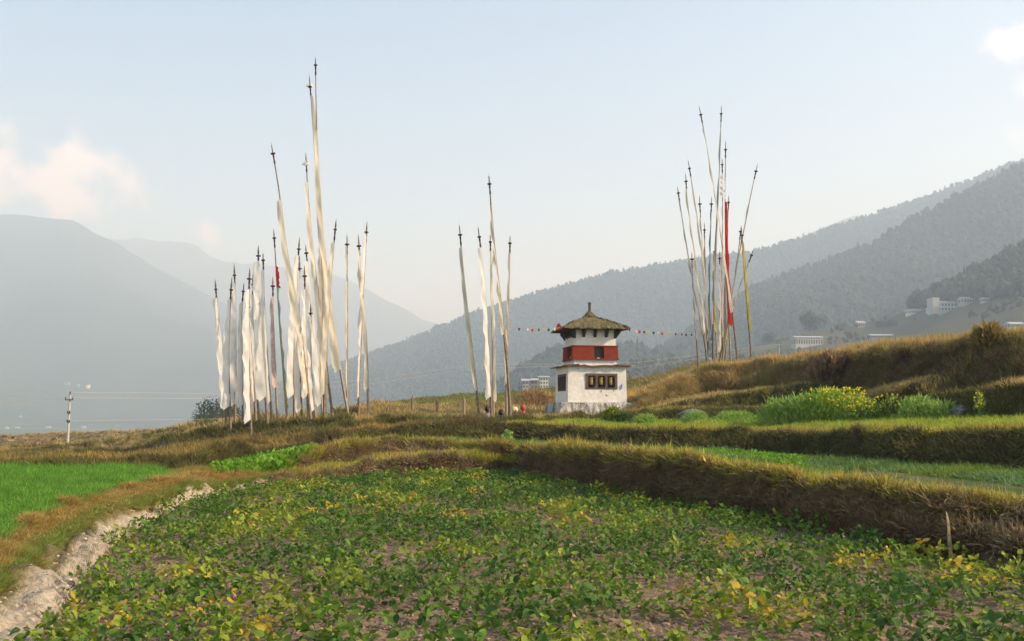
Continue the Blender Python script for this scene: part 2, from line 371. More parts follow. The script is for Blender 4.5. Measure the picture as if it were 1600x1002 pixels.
# ------------------------------------------------------------------ hills
def hill(name, ridge, yr, yb, zb, seed, col, amp=1.0, rows=70, n=520, power=1.15, back=1.0):
    us = np.linspace(ridge[0][0], ridge[-1][0], n); rv = np.interp(us, [r[0] for r in ridge], [r[1] for r in ridge])
    yrr = np.interp(us, [ridge[0][0], ridge[-1][0]], yr) if isinstance(yr, tuple) else np.full(n, float(yr))
    t = np.linspace(0, 1.5, rows)[:, None]
    y = yb + (yrr - yb) * t
    zr = CAMZ + (F * math.sin(TH) + (501 - rv) * math.cos(TH)) / (F * math.cos(TH) - (501 - rv) * math.sin(TH)) * yrr
    tt = np.clip(t, 0, 1)
    prof = tt ** power
    z = zb + (zr - zb) * prof - np.clip(t - 1, 0, 1) * (zr - zb) * back
    x = (us - 800) / FY0 * y
    s = (yrr - yb).mean()
    gul = fbm(x / s * 3.2, y / s * 1.6, 5, seed)
    z = z + amp * (zr - zb).clip(10) * .16 * gul * np.sin(np.clip(t, 0, 1) * math.pi) + (zr - zb).clip(10) * .012 * fbm(x / s * 16, y / s * 16, 3, seed + 3)
    nn = ((fbm(x / s * 7, y / s * 7, 4, seed + 5) + 1) / 2)[..., None]
    cc = lerp(np.array(col[0]), np.array(col[1]), nn).reshape(-1, 3)
    idx = np.arange(rows * n).reshape(rows, n)
    me = mesh_np(name, np.stack([x, y, z], -1).reshape(-1, 3), np.stack([idx[:-1, :-1], idx[:-1, 1:], idx[1:, 1:], idx[1:, :-1]], -1).reshape(-1, 4), M_hill, True)
    a = me.color_attributes.new('col', 'FLOAT_COLOR', 'POINT'); a.data.foreach_set('color', np.c_[cc, np.ones(len(cc))].astype(np.float32).ravel())
    tag(link(bpy.data.objects.new(name, me)), kind='structure')
    vpix = 640 - (z - CAMZ) / y * FY0
    return dict(u=us, x=x, y=y, z=z, v=vpix, t=t[:, 0])
def on_hill(h, u, v):
    i = int(np.argmin(abs(h['u'] - u))); vv = h['v'][:, i]; m = h['t'] <= 1.0
    k = int(np.argmin(np.where(m, abs(vv - v), 1e9)))
    return Vector((h['x'][k, i], h['y'][k, i], h['z'][k, i]))
FOREST = ((.030, .042, .020), (.055, .060, .030)); BARE = ((.17, .13, .08), (.07, .08, .04))
hA = hill('mountain', [(-1200, 420), (-500, 380), (-200, 352), (-60, 338), (0, 336), (60, 341), (100, 345), (130, 358), (160, 373), (200, 398), (260, 432), (330, 466), (400, 498), (500, 556), (600, 616), (700, 660)], 4500, 2600, -45, 1, FOREST)
hB = hill('mountain_behind', [(-300, 420), (100, 392), (160, 374), (200, 373), (240, 378), (285, 377), (302, 385), (322, 402), (345, 410), (400, 412), (450, 418), (500, 425), (540, 437), (582, 460), (632, 484), (660, 500), (708, 513), (800, 540), (1000, 580), (1400, 620)], 6300, 4700, -45, 2, FOREST)
hG = hill('far_ridge', [(900, 520), (1100, 440), (1230, 384), (1262, 368), (1290, 356), (1320, 346), (1345, 338), (1400, 340), (1600, 330), (2200, 300)], 4300, 3000, -20, 3, FOREST)
hH = hill('foothill', [(-900, 520), (-100, 573), (0, 580), (70, 590), (130, 604), (200, 626), (260, 645), (360, 662)], 3000, 2300, -45, 4, FOREST)
hC = hill('forested_hill', [(260, 668), (300, 655), (345, 640), (400, 615), (440, 600), (500, 580), (580, 553), (660, 523), (730, 493), (810, 467), (880, 448), (960, 427), (1060, 409), (1180, 394), (1240, 378), (1300, 359), (1400, 327), (1480, 300), (1540, 277), (1600, 256), (1900, 190), (2600, 120)], (2600, 2100), 1350, -45, 5, FOREST, rows=90, n=800)
hD = hill('forested_spur', [(950, 600), (1020, 560), (1100, 505), (1180, 452), (1240, 430), (1300, 410), (1375, 380), (1420, 352), (1480, 326), (1540, 292), (1600, 262), (1900, 170), (2600, 60)], 1500, 820, 0, 6, ((.030, .045, .020), (.065, .068, .035)), rows=90, n=600)
hF = hill('low_spur', [(700, 640), (780, 610), (840, 566), (870, 552), (910, 545), (960, 546), (1020, 552), (1100, 560), (1300, 560)], 1150, 850, -20, 7, FOREST)
hE = hill('village_slope', [(560, 668), (700, 650), (800, 612), (850, 592), (900, 580), (960, 572), (1050, 562), (1150, 548), (1240, 524), (1300, 514), (1340, 507), (1400, 494), (1440, 476), (1480, 456), (1520, 438), (1560, 418), (1600, 399), (1800, 330), (2600, 200)], 780, 230, -20, 8, BARE, amp=.5, rows=110, n=700, power=1.3)

# ------------------------------------------------------------------ scatter by geometry nodes (only for masses nobody could count)
def src_collection(name, meshes):
    col = bpy.data.collections.new(name)
    for i, me in enumerate(meshes):
        o = bpy.data.objects.new('%s_%02d' % (name, i), me); col.objects.link(o)
    return col
def scatter(name, pts, rot, scl, idx, tint, col, label=None, cat=None):
    n = len(pts)
    me = bpy.data.meshes.new(name); me.vertices.add(n); me.vertices.foreach_set('co', np.asarray(pts, np.float32).ravel())
    def at(nm, ty, arr, key):
        a = me.attributes.new(nm, ty, 'POINT'); a.data.foreach_set(key, np.ascontiguousarray(arr).ravel())
    at('rot', 'FLOAT_VECTOR', np.asarray(rot, np.float32), 'vector'); at('scl', 'FLOAT_VECTOR', np.asarray(scl, np.float32), 'vector')
    at('idx', 'INT', np.asarray(idx, np.int32), 'value'); at('tint', 'FLOAT_COLOR', np.c_[np.clip(tint, 0, 1), np.ones(n)].astype(np.float32), 'color')
    o = link(bpy.data.objects.new(name, me)); tag(o, label, cat, kind='stuff')
    g = bpy.data.node_groups.new(name + '_scatter', 'GeometryNodeTree')
    g.interface.new_socket('Geometry', in_out='INPUT', socket_type='NodeSocketGeometry'); g.interface.new_socket('Geometry', in_out='OUTPUT', socket_type='NodeSocketGeometry')
    N, L = g.nodes, g.links
    gi = N.new('NodeGroupInput'); go = N.new('NodeGroupOutput'); ip = N.new('GeometryNodeInstanceOnPoints'); ci = N.new('GeometryNodeCollectionInfo')
    ci.inputs[0].default_value = col; ci.inputs['Separate Children'].default_value = True; ci.inputs['Reset Children'].default_value = True
    def na(nm, ty):
        q = N.new('GeometryNodeInputNamedAttribute'); q.data_type = ty; q.inputs[0].default_value = nm; return q.outputs[0]
    L.new(gi.outputs[0], ip.inputs['Points']); L.new(ci.outputs[0], ip.inputs['Instance']); ip.inputs['Pick Instance'].default_value = True
    L.new(na('idx', 'INT'), ip.inputs['Instance Index']); L.new(na('rot', 'FLOAT_VECTOR'), ip.inputs['Rotation']); L.new(na('scl', 'FLOAT_VECTOR'), ip.inputs['Scale'])
    L.new(ip.outputs[0], go.inputs[0])
    md = o.modifiers.new('scatter', 'NODES'); md.node_group = g
    return o
def blade_tuft(name, n, h, w, spread, lean, m, seed, droop=.3):
    r = random.Random(seed); V = []; Fc = []
    for _ in range(n):
        a = r.uniform(0, 6.283); d = r.random() ** .7 * spread; bx, by = d * math.cos(a), d * math.sin(a)
        hh = h * r.uniform(.45, 1.1); la = a + r.uniform(-.9, .9); ln = lean * r.uniform(.2, 1.2); ww = w * r.uniform(.6, 1.2); wa = r.uniform(0, 3.14)
        cx, cy = math.cos(wa) * ww / 2, math.sin(wa) * ww / 2; b = len(V)
        for (s, k) in ((0, 1), (.5, .85), (1, .0)):
            px = bx + math.cos(la) * ln * hh * s ** 1.8; py = by + math.sin(la) * ln * hh * s ** 1.8; pz = hh * (s - droop * s * s * ln)
            if k: V += [(px - cx * k, py - cy * k, pz), (px + cx * k, py + cy * k, pz)]
            else: V.append((px, py, pz))
        Fc += [(b, b + 1, b + 3, b + 2), (b + 2, b + 3, b + 4)]
    me = bpy.data.meshes.new(name); me.from_pydata(V, [], Fc); me.materials.append(m); me.update(); return me
fine = src_collection('grass_tuft_fine', [blade_tuft('fine', 26, .2, .009, .07, .55, M_grass, i) for i in range(5)])
coarse = src_collection('grass_tuft_coarse', [blade_tuft('coarse', 22, .24, .02, .12, .6, M_grass, 20 + i) for i in range(5)])
far_t = src_collection('grass_tuft_far', [blade_tuft('fartuft', 20, .34, .045, .24, .6, M_grass, 40 + i) for i in range(4)])
def seg_pts(j, n, u0, u1, tmode='lin', t0=0, t1=1, j2=None, seed=0):
    r = np.random.default_rng(100 + seed + j * 17)
    u = r.uniform(u0, u1, n); t = r.uniform(t0, t1, n)
    j2 = j + 1 if j2 is None else j2
    a = np.interp(u, U, KY[j]); b = np.interp(u, U, KY[j2]); za = np.interp(u, U, KZ[j]); zb = np.interp(u, U, KZ[j2])
    if tmode == 'inv': y = 1 / lerp(1 / a, 1 / b, t); t = (y - a) / (b - a)
    else: y = lerp(a, b, t)
    z = lerp(za, zb, t); x = (u - 800) / FY0 * y
    return x, y, z + disp(x, y, np.full(n, j)), u, t, r
def tints(r, n, pal, x=None, y=None, var=.25, noise_s=.6, seed=50):
    pal = np.array(pal); k = len(pal)
    if x is not None:
        q = np.clip(((fbm(x * noise_s, y * noise_s, 3, seed) + .75) / 1.5), 0, .999); q = np.clip(q + r.normal(0, .14, n), 0, .999)
    else: q = r.random(n)
    i = (q * (k - 1)); i0 = i.astype(int); f = (i - i0)[:, None]
    c = pal[i0] * (1 - f) + pal[np.minimum(i0 + 1, k - 1)] * f
    return c * (1 + r.normal(0, var, (n, 1))).clip(.45, 1.8)
def grass(name, specs, col, label, cat='grass', nvar=5):
    X, T, S, RO = [], [], [], []
    for s in specs:
        x, y, z, u, t, r = seg_pts(s['j'], s['n'], s['u0'], s['u1'], s.get('m', 'lin'), s.get('t0', 0), s.get('t1', 1), None, s.get('seed', 0))
        keep = np.ones(len(x), bool)
        if 'keep' in s: keep = s['keep'](x, y, u, t, r)
        x, y, z, u, t = x[keep], y[keep], z[keep], u[keep], t[keep]; n = len(x)
        X.append(np.stack([x, y, z - .01], -1))
        tc_ = tints(r, n, s['pal'], x, y, s.get('var', .22), s.get('ns', .6), s.get('cs', 50))
        if 'pal2' in s:
            w = np.clip(s['w'](x, y, u, t), 0, 1)[:, None]; tc_ = lerp(tc_, tints(r, n, s['pal2'], x, y, .22, .6, 61), w)
        T.append(tc_)
        h = s.get('h', 1.0) * np.clip(y / 21, .42, 1) * (.45 + 1.0 * r.random(n) ** 1.4) * (1 + .75 * fbm(x * 1.6, y * 1.6, 3, 33))
        S.append(np.stack([s.get('wd', 1.0) * (.8 + .5 * r.random(n))] * 2 + [h], -1))
        ti = s.get('tilt', 0); RO.append(np.stack([ti + r.normal(0, .42 if ti else .2, n), r.normal(0, .42 if ti else .2, n), r.uniform(-.9, .9, n) if ti else r.uniform(0, 6.28, n)], -1))
    X = np.concatenate(X); T = np.concatenate(T); S = np.concatenate(S); RO = np.concatenate(RO)
    scatter(name, X, RO, S, np.random.default_rng(5).integers(0, nvar, len(X)), T, col, label, cat)
def patch(th, s=.9, seed=81, soft=.3):
    return lambda x, y, u, t, r: (fbm(x * s, y * s, 3, seed) + 1) / 2 + soft * (r.random(len(x)) - .5) > th
YG = [(.36, .34, .04), (.50, .42, .06), (.28, .32, .04), (.54, .44, .10)]
DRYP = [(.30, .18, .05), (.46, .29, .08), (.36, .27, .07), (.54, .38, .13)]
BRN = [(.17, .11, .055), (.32, .22, .11), (.22, .155, .07), (.44, .33, .18)]
ORG = [(.44, .31, .12), (.58, .42, .18), (.34, .28, .10), (.50, .36, .13)]
GRN = [(.12, .19, .03), (.18, .27, .04), (.15, .22, .03)]
WHT = [(.10, .25, .025), (.16, .34, .04), (.12, .29, .03)]
BLU = [(.15, .26, .09), (.11, .21, .06), (.20, .31, .12)]
grass('wheat_grass', [dict(j=4, n=30000, u0=-150, u1=275, m='inv', pal=WHT, h=.85, var=.26, ns=1.3, t0=0.01, t1=.98)], fine, 'bright green young wheat filling the field left of the dirt path', 'wheat')
grass('strip_grass', [dict(j=2, n=11000, u0=-150, u1=440, pal=DRYP, pal2=GRN, w=lambda x, y, u, t: .75 * (t < .45) + .3 * fbm(x, y, 3, 9), h=.5, keep=patch(.2)),
                      dict(j=3, n=4500, u0=-150, u1=440, pal=DRYP, h=.6), dict(j=4, n=1200, u0=-150, u1=300, t1=.02, pal=DRYP, h=.6), dict(j=4, n=2200, u0=262, u1=345, m='inv', pal=DRYP, pal2=GRN, w=lambda x, y, u, t: .5 + 0 * x, h=.9),
                      dict(j=1, n=6000, u0=-150, u1=430, t0=.5, t1=1, pal=GRN, pal2=DRYP, w=lambda x, y, u, t: (t - .75) * 3, h=.3, keep=lambda x, y, u, t, r: (fbm(x * 1.4, y * 1.4, 3, 82) + 1) / 2 < (t - .55) * 1.1)],
      fine, 'brown and green grass strip between wheat field and pale dirt path')
grass('bank_grass', [dict(j=1, n=8500, u0=420, u1=1760, tilt=2.1, pal=BRN, h=.6, wd=.8, keep=patch(.42, 1.6)), dict(j=3, n=19000, u0=470, u1=1760, tilt=1.8, pal=BRN, h=1.05, wd=.9, t1=.9, keep=patch(.40, 1.6)),
                     dict(j=3, n=6000, u0=450, u1=1760, t0=.84, t1=1, tilt=.6, keep=patch(.35, 2.2, 83), pal=[(.32, .26, .06), (.46, .38, .08), (.28, .28, .05)], h=1.0),
                     dict(j=4, n=6500, u0=450, u1=1760, t1=.06, tilt=.5, pal=YG, h=.55, seed=3), dict(j=4, n=350, u0=450, u1=1760, t1=.04, tilt=.5, pal=YG, h=1.15, wd=1.5, seed=31, keep=patch(.5, 1.2, 84, .2)), dict(j=3, n=900, u0=450, u1=1760, t0=.3, tilt=1.2, pal=BRN, h=1.7, wd=1.3, seed=32, keep=patch(.5, 1.2, 85, .2)), dict(j=2, n=2500, u0=440, u1=820, pal=YG, pal2=DRYP, w=lambda x, y, u, t: fbm(x, y, 3, 4), h=.8),
                     dict(j=1, n=2500, u0=440, u1=1760, t0=.85, t1=1, tilt=.5, pal=BRN, h=.8, seed=9)],
      coarse, 'dry brown and yellow-green grass hanging over the long bank behind the crop')
grass('terrace_greens', [dict(j=4, n=15000, u0=430, u1=1760, m='inv', t0=.05, pal=BLU, pal2=GRN, w=lambda x, y, u, t: .5 + fbm(x * .7, y * .7, 3, 5), h=.55, wd=.9,
                              keep=lambda x, y, u, t, r: ((fbm(x * .5, y * .5, 3, 44) + 1) / 2 + .25 * (r.random(len(x)) - .5) > .35 + .5 * np.clip((u - 1250) / 150, 0, 1) * (t < .6)))],
      coarse, 'blue-green onion shoots on the narrow terrace above the first bank', 'crop')
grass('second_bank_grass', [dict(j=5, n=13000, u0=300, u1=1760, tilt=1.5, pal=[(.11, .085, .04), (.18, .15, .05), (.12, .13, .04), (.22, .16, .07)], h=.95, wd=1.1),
                            dict(j=6, n=9000, u0=780, u1=1760, t1=.15, tilt=.3, pal=YG, pal2=[(.44, .33, .09), (.36, .30, .07)], w=lambda x, y, u, t: .4 + fbm(x, y, 3, 6), h=.65),
                            dict(j=6, n=14000, u0=780, u1=1760, m='inv', t0=.1, pal=[(.28, .38, .04), (.38, .43, .05), (.24, .34, .04)], h=.62, wd=1.0)],
      coarse, 'yellow-green grass on the second terrace and its shaded bank')
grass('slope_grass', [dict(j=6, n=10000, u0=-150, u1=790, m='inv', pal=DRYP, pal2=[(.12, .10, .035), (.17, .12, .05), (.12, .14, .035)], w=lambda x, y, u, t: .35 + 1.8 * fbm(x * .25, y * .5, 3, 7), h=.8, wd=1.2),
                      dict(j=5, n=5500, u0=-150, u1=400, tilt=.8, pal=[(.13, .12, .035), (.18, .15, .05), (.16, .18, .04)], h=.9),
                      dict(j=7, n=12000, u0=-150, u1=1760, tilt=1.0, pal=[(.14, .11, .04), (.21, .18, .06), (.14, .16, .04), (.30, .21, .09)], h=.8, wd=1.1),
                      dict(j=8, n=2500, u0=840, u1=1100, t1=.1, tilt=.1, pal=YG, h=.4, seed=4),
                      dict(j=8, n=12000, u0=-150, u1=640, m='inv', pal=ORG, pal2=[(.13, .12, .03), (.10, .12, .03)], w=lambda x, y, u, t: .1 + 1.3 * fbm(x * .12, y * .12, 3, 17) + .9 * (stair(x, y) < .2) * (u < 560), h=.9, wd=1.3),  # grass tinted darker on the left stair faces: their shade put into the colour
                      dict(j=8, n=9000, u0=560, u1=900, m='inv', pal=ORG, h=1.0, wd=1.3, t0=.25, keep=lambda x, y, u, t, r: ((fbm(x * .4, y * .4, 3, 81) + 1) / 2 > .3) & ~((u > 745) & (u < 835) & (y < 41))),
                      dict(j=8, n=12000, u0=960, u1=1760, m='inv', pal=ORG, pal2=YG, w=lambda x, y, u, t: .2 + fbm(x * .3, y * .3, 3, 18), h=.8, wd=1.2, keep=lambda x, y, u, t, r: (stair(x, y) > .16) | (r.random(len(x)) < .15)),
                      dict(j=8, n=9000, u0=960, u1=1760, m='inv', tilt=.9, pal=[(.11, .08, .035), (.17, .13, .06), (.12, .12, .04)], h=.8, wd=1.1, seed=41, keep=lambda x, y, u, t, r: stair(x, y) < .17)],  # dark palette on the steep step faces paints their shade into the grass
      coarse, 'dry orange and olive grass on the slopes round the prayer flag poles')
grass('high_bank_grass', [dict(j=9, n=16000, u0=960, u1=1760, tilt=1.1, pal=[(.15, .105, .05), (.24, .17, .08), (.17, .15, .05), (.29, .21, .10)], pal2=ORG, w=lambda x, y, u, t: np.clip((1330 - u) / 150, 0, 1) * .8, h=1.3, wd=1.2),
                          dict(j=9, n=6500, u0=960, u1=1760, t0=.88, t1=1, tilt=.4, pal=ORG, h=1.5, wd=1.1), dict(j=10, n=7000, u0=960, u1=1760, t1=.12, pal=ORG, pal2=YG, w=lambda x, y, u, t: .3 * fbm(x, y, 3, 3), h=1.5, wd=1.2)],
      coarse, 'tall golden grass crowning the high dark bank on the right')
grass('distant_grass', [dict(j=9, n=7000, u0=-150, u1=960, m='inv', pal=ORG, pal2=[(.12, .11, .03), (.09, .10, .03)], w=lambda x, y, u, t: .1 + 1.6 * fbm(x * .09, y * .09, 3, 27) + .9 * (stair(x, y) < .2) * (u < 560) - .5 * (u > 560), h=.9, wd=1.4),  # stair term darkens the left ledge faces, shade as grass tint
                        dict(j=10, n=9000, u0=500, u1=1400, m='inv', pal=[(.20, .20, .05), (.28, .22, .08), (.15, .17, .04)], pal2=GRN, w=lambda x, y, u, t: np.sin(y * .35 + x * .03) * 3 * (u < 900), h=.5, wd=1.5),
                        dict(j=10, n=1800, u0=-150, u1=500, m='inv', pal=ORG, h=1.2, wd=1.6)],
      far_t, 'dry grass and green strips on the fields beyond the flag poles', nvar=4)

# ------------------------------------------------------------------ far forest
def blob_tree(name, seed, conifer=False):
    bm = bmesh.new(); r = random.Random(seed)
    for k in range(1 if conifer else 3):
        bmesh.ops.create_icosphere(bm, subdivisions=1, radius=1, matrix=Matrix.Translation((r.uniform(-.35, .35) * (not conifer), r.uniform(-.35, .35) * (not conifer), .9 + r.uniform(-.2, .5) * (not conifer))) @ Matrix.Scale(.75 if not conifer else 1, 4))
    for v in bm.verts:
        if conifer:
            h = (v.co.z + .1) / 2; v.co.x *= .62 * (1.15 - h); v.co.y *= .62 * (1.15 - h); v.co.z = v.co.z * 1.4 - .1
        v.co += Vector((r.uniform(-.14, .14), r.uniform(-.14, .14), r.uniform(-.16, .16)))
    me = bpy.data.meshes.new(name); bm.to_mesh(me); bm.free(); me.materials.append(M_tree); return me
forest = src_collection('forest_tree', [blob_tree('roundtree', 1), blob_tree('roundtree', 2), blob_tree('pine', 3, True), blob_tree('pine', 4, True)])
def plant_forest(name, h, n, u0, u1, t0, t1, size, keep, label, seed, pal=[(.030, .042, .020), (.040, .052, .024), (.060, .065, .035), (.042, .052, .024)]):
    r = np.random.default_rng(seed); u = r.uniform(u0, u1, n); t = t0 + (t1 - t0) * r.random(n) ** .8
    ui = np.interp(u, h['u'], np.arange(len(h['u']))).round().astype(int); ti = np.interp(t, h['t'], np.arange(len(h['t']))).round().astype(int)
    s = h['y'][ti, ui]; x = h['x'][ti, ui] + r.normal(0, size * .6, n); y = s + r.normal(0, size * .6, n); z = h['z'][ti, ui]; v = h['v'][ti, ui]
    k = keep(u, v, x, y, r); x, y, z = x[k], y[k], z[k]; n = len(x); sz = size * (.5 + .8 * r.random(n))
    scatter(name, np.stack([x, y, z - .25 * sz], -1), np.stack([0 * x, 0 * x, r.uniform(0, 6.3, n)], -1), np.stack([sz, sz, sz * (.7 + .7 * r.random(n))], -1), np.where(r.random(n) < .8, r.integers(0, 2, n), r.integers(2, 4, n)), tints(r, n, pal, x, y, .16, .004), forest, label, 'forest')
allk = lambda u, v, x, y, r: np.ones(len(u), bool)
plant_forest('hill_forest', hC, 40000, 300, 2000, .05, 1.03, 4.0, allk, 'hazy forest covering the long hill behind the shrine', 1)
plant_forest('spur_forest', hD, 24000, 1000, 2000, .1, 1.03, 3.6, allk, 'hazy forest on the nearer right-hand mountain spur', 2)
plant_forest('slope_woodland', hE, 9000, 1400, 2000, .5, 1.03, 3.8, lambda u, v, x, y, r: v < 478 - np.clip(u - 1440, 0, 400) * .12 + 8 * fbm(x * .01, y * .01, 3, 3), 'dark wood on the slope above the village', 3)
plant_forest('scrub', hE, 2600, 800, 1800, .35, 1.0, 1.9, lambda u, v, x, y, r: (fbm(x * .02, y * .02, 3, 31) > .15), 'scattered scrub on the hazy village slope', 4, pal=[(.04, .05, .025), (.07, .07, .035)])
plant_forest('low_spur_wood', hF, 2600, 760, 1200, .4, 1.02, 4.5, allk, 'hazy trees on the low spur behind the shrine', 5)

# ------------------------------------------------------------------ haze
def haze_box():
    mb = MB(); x0, x1, y0, y1, z0, z1 = -9500, 9500, -600, 9800, -60, 1115
    mb.box((x0 + x1) / 2, (y0 + y1) / 2, (z0 + z1) / 2, x1 - x0, y1 - y0, z1 - z0)
    m = bpy.data.materials.new('valley_haze'); m.use_nodes = True; n, l = m.node_tree.nodes, m.node_tree.links; n.clear()
    o = n.new('ShaderNodeOutputMaterial'); p = n.new('ShaderNodeVolumePrincipled')
    p.inputs['Color'].default_value = (.66, .82, 1.0, 1); p.inputs['Absorption Color'].default_value = (1, 1, 1, 1); p.inputs['Density'].default_value = HAZE; p.inputs['Anisotropy'].default_value = .22
    l.new(p.outputs[0], o.inputs['Volume'])
    tag(mb.build('haze', m), 'pale valley haze', None, kind='stuff')
haze_box()
# ------------------------------------------------------------------ shrine with prayer wheels
M_white = mat('limewashed_wall', (.86, .82, .73), .9, spec=.1, noise=[(2.2, (.68, .62, .49), .7), (9, (.62, .57, .48), .5)], streak=(5, .9, (.45, .36, .24), .60, .80, .45), bump=(12, .5, .02))
M_plinth = mat('stained_plinth_limewash', (.66, .63, .56), .95, spec=.1, noise=[(3, (.42, .40, .34), .7), (12, (.3, .29, .24), .5)], streak=[(6, .8, (.11, .10, .08), .45, .60, .95), (14, 1.5, (.2, .18, .14), .48, .62, .85)], bump=(9, .9, .05))
M_redw = mat('red_ochre_band', (.235, .042, .022), .9, spec=.1, noise=[(7, (.16, .03, .018), .7), (22, (.3, .07, .04), .4)], bump=(18, .5, .01))
M_moss = mat('mossy_roof', (.13, .11, .06), 1, spec=.05, noise=[(2.6, (.34, .23, .08), .7), (9, (.07, .075, .035), .9), (26, (.2, .19, .12), .5)], bump=(22, 1, .05))
M_slate = mat('rusty_slate_edge', (.16, .10, .07), .9, spec=.1, noise=[(5, (.10, .095, .085), .9), (14, (.26, .12, .07), .6)], bump=(15, .8, .02))
M_green_brk = mat('dark_green_bracket', (.035, .045, .035), .8)
M_frame = mat('weathered_painted_frame', (.11, .075, .06), .85, noise=[(16, (.07, .055, .055), .8), (30, (.28, .17, .12), .6)], bump=(30, .6, .01))
M_inner = mat('dark_niche', (.05, .04, .032), .95, noise=(5, (.09, .08, .06), .5))
M_innerw = mat('niche_lime', (.20, .19, .165), .95, noise=(6, (.2, .19, .16), .6))
M_gold = mat('painted_gold_wheel', (.50, .32, .06), .45, spec=.5, noise=(9, (.22, .10, .04), .7))
M_dred = mat('dark_red_wood', (.10, .02, .015), .7)
M_bpaint = mat('blue_paint_smudge', (.16, .26, .50), .9, noise=(16, (.4, .46, .6), .7))
M_rust = mat('rust_stain', (.36, .19, .09), .9)
SC = P(925, 650, 39.5); sx0, sy0 = SC.x + .03, 40.7
SZ = Zv(649.5, 39.4)          # top of the platform
yaw = math.radians(14 - math.degrees(math.atan(125 / 1562)) - 0)
shr = empty('prayer_wheel_shrine', (sx0, sy0, SZ), 'small square whitewashed shrine with red band, mossy stone roof and three prayer wheels', 'shrine', rz=yaw)
PX = 39.6 / 1562
def wall_shell(mb, w0, w1, z0, z1, holes, depth=.3, dy0=0):
    """four slightly battered faces; holes[k]=(a0,a1,b0,b1) as fractions, k=0 front,1 left,2 back,3 right. returns niche quads"""
    for k in range(4):
        ang = [0, -math.pi / 2, math.pi, math.pi / 2][k]; ca, sa = math.cos(ang), math.sin(ang)
        def pt(a, b, d=0):
            w = w0 + (w1 - w0) * b; x = (a - .5) * w; y = -w / 2 + d; z = z0 + (z1 - z0) * b
            return (x * ca - y * sa, x * sa + y * ca, z)
        h = holes.get(k)
        if not h:
            N = 6
            for i in range(N): mb.add([pt(i / N, 0), pt((i + 1) / N, 0), pt((i + 1) / N, 1), pt(i / N, 1)], [(0, 1, 2, 3)])
            continue
        a0, a1, b0, b1 = h
        for q in ([(0, 0), (a0, 0), (a0, 1), (0, 1)], [(a1, 0), (1, 0), (1, 1), (a1, 1)], [(a0, 0), (a1, 0), (a1, b0), (a0, b0)], [(a0, b1), (a1, b1), (a1, 1), (a0, 1)]):
            mb.add([pt(*p) for p in q], [(0, 1, 2, 3)])
        f = [(a0, b0), (a1, b0), (a1, b1), (a0, b1)]
        for i in range(4):
            p, q = f[i], f[(i + 1) % 4]; mb.add([pt(*p), pt(*q), pt(*q, depth), pt(*p, depth)], [(3, 2, 1, 0)])
W = 2.35
# plinth: uneven battered masonry
r_ = random.Random(4); mb = MB(); N = 12
ring = []
for lv, (wd, z) in enumerate([(3.26, -.35), (3.2, .12), (3.05, .44), (2.97, .50), (2.30, .52)]):
    for k in range(4 * N):
        s, f = divmod(k, N); f = f / N - .5; x, y = [(f, -.5), (.5, f), (-f, .5), (-.5, -f)][s]
        j = .035 if lv < 4 else 0
        ring.append((x * wd + r_.uniform(-j, j), y * wd + r_.uniform(-j, j), z + (r_.uniform(-.025, .025) if 0 < lv < 4 else 0)))
mb.v = ring; n4 = 4 * N
mb.f = [(a * n4 + k, a * n4 + (k + 1) % n4, (a + 1) * n4 + (k + 1) % n4, (a + 1) * n4 + k) for a in range(4) for k in range(n4)] + [tuple(4 * n4 + k for k in range(n4))]
mb.build('plinth', M_plinth, shr)
mb = MB(); zb, zt = .50, 1.95
fh = (.30, .845, .375, .80); lh = (.20, .85, .33, .80)
wall_shell(mb, W + .06, W, zb, zt, {0: fh, 1: lh}, .34); lower = mb.build('wall', M_white, shr)
def fpos(a, b, d=0, w0=W + .06, w1=W, z0=zb, z1=zt):
    w = w0 + (w1 - w0) * b; return ((a - .5) * w, -w / 2 + d, z0 + (z1 - z0) * b)
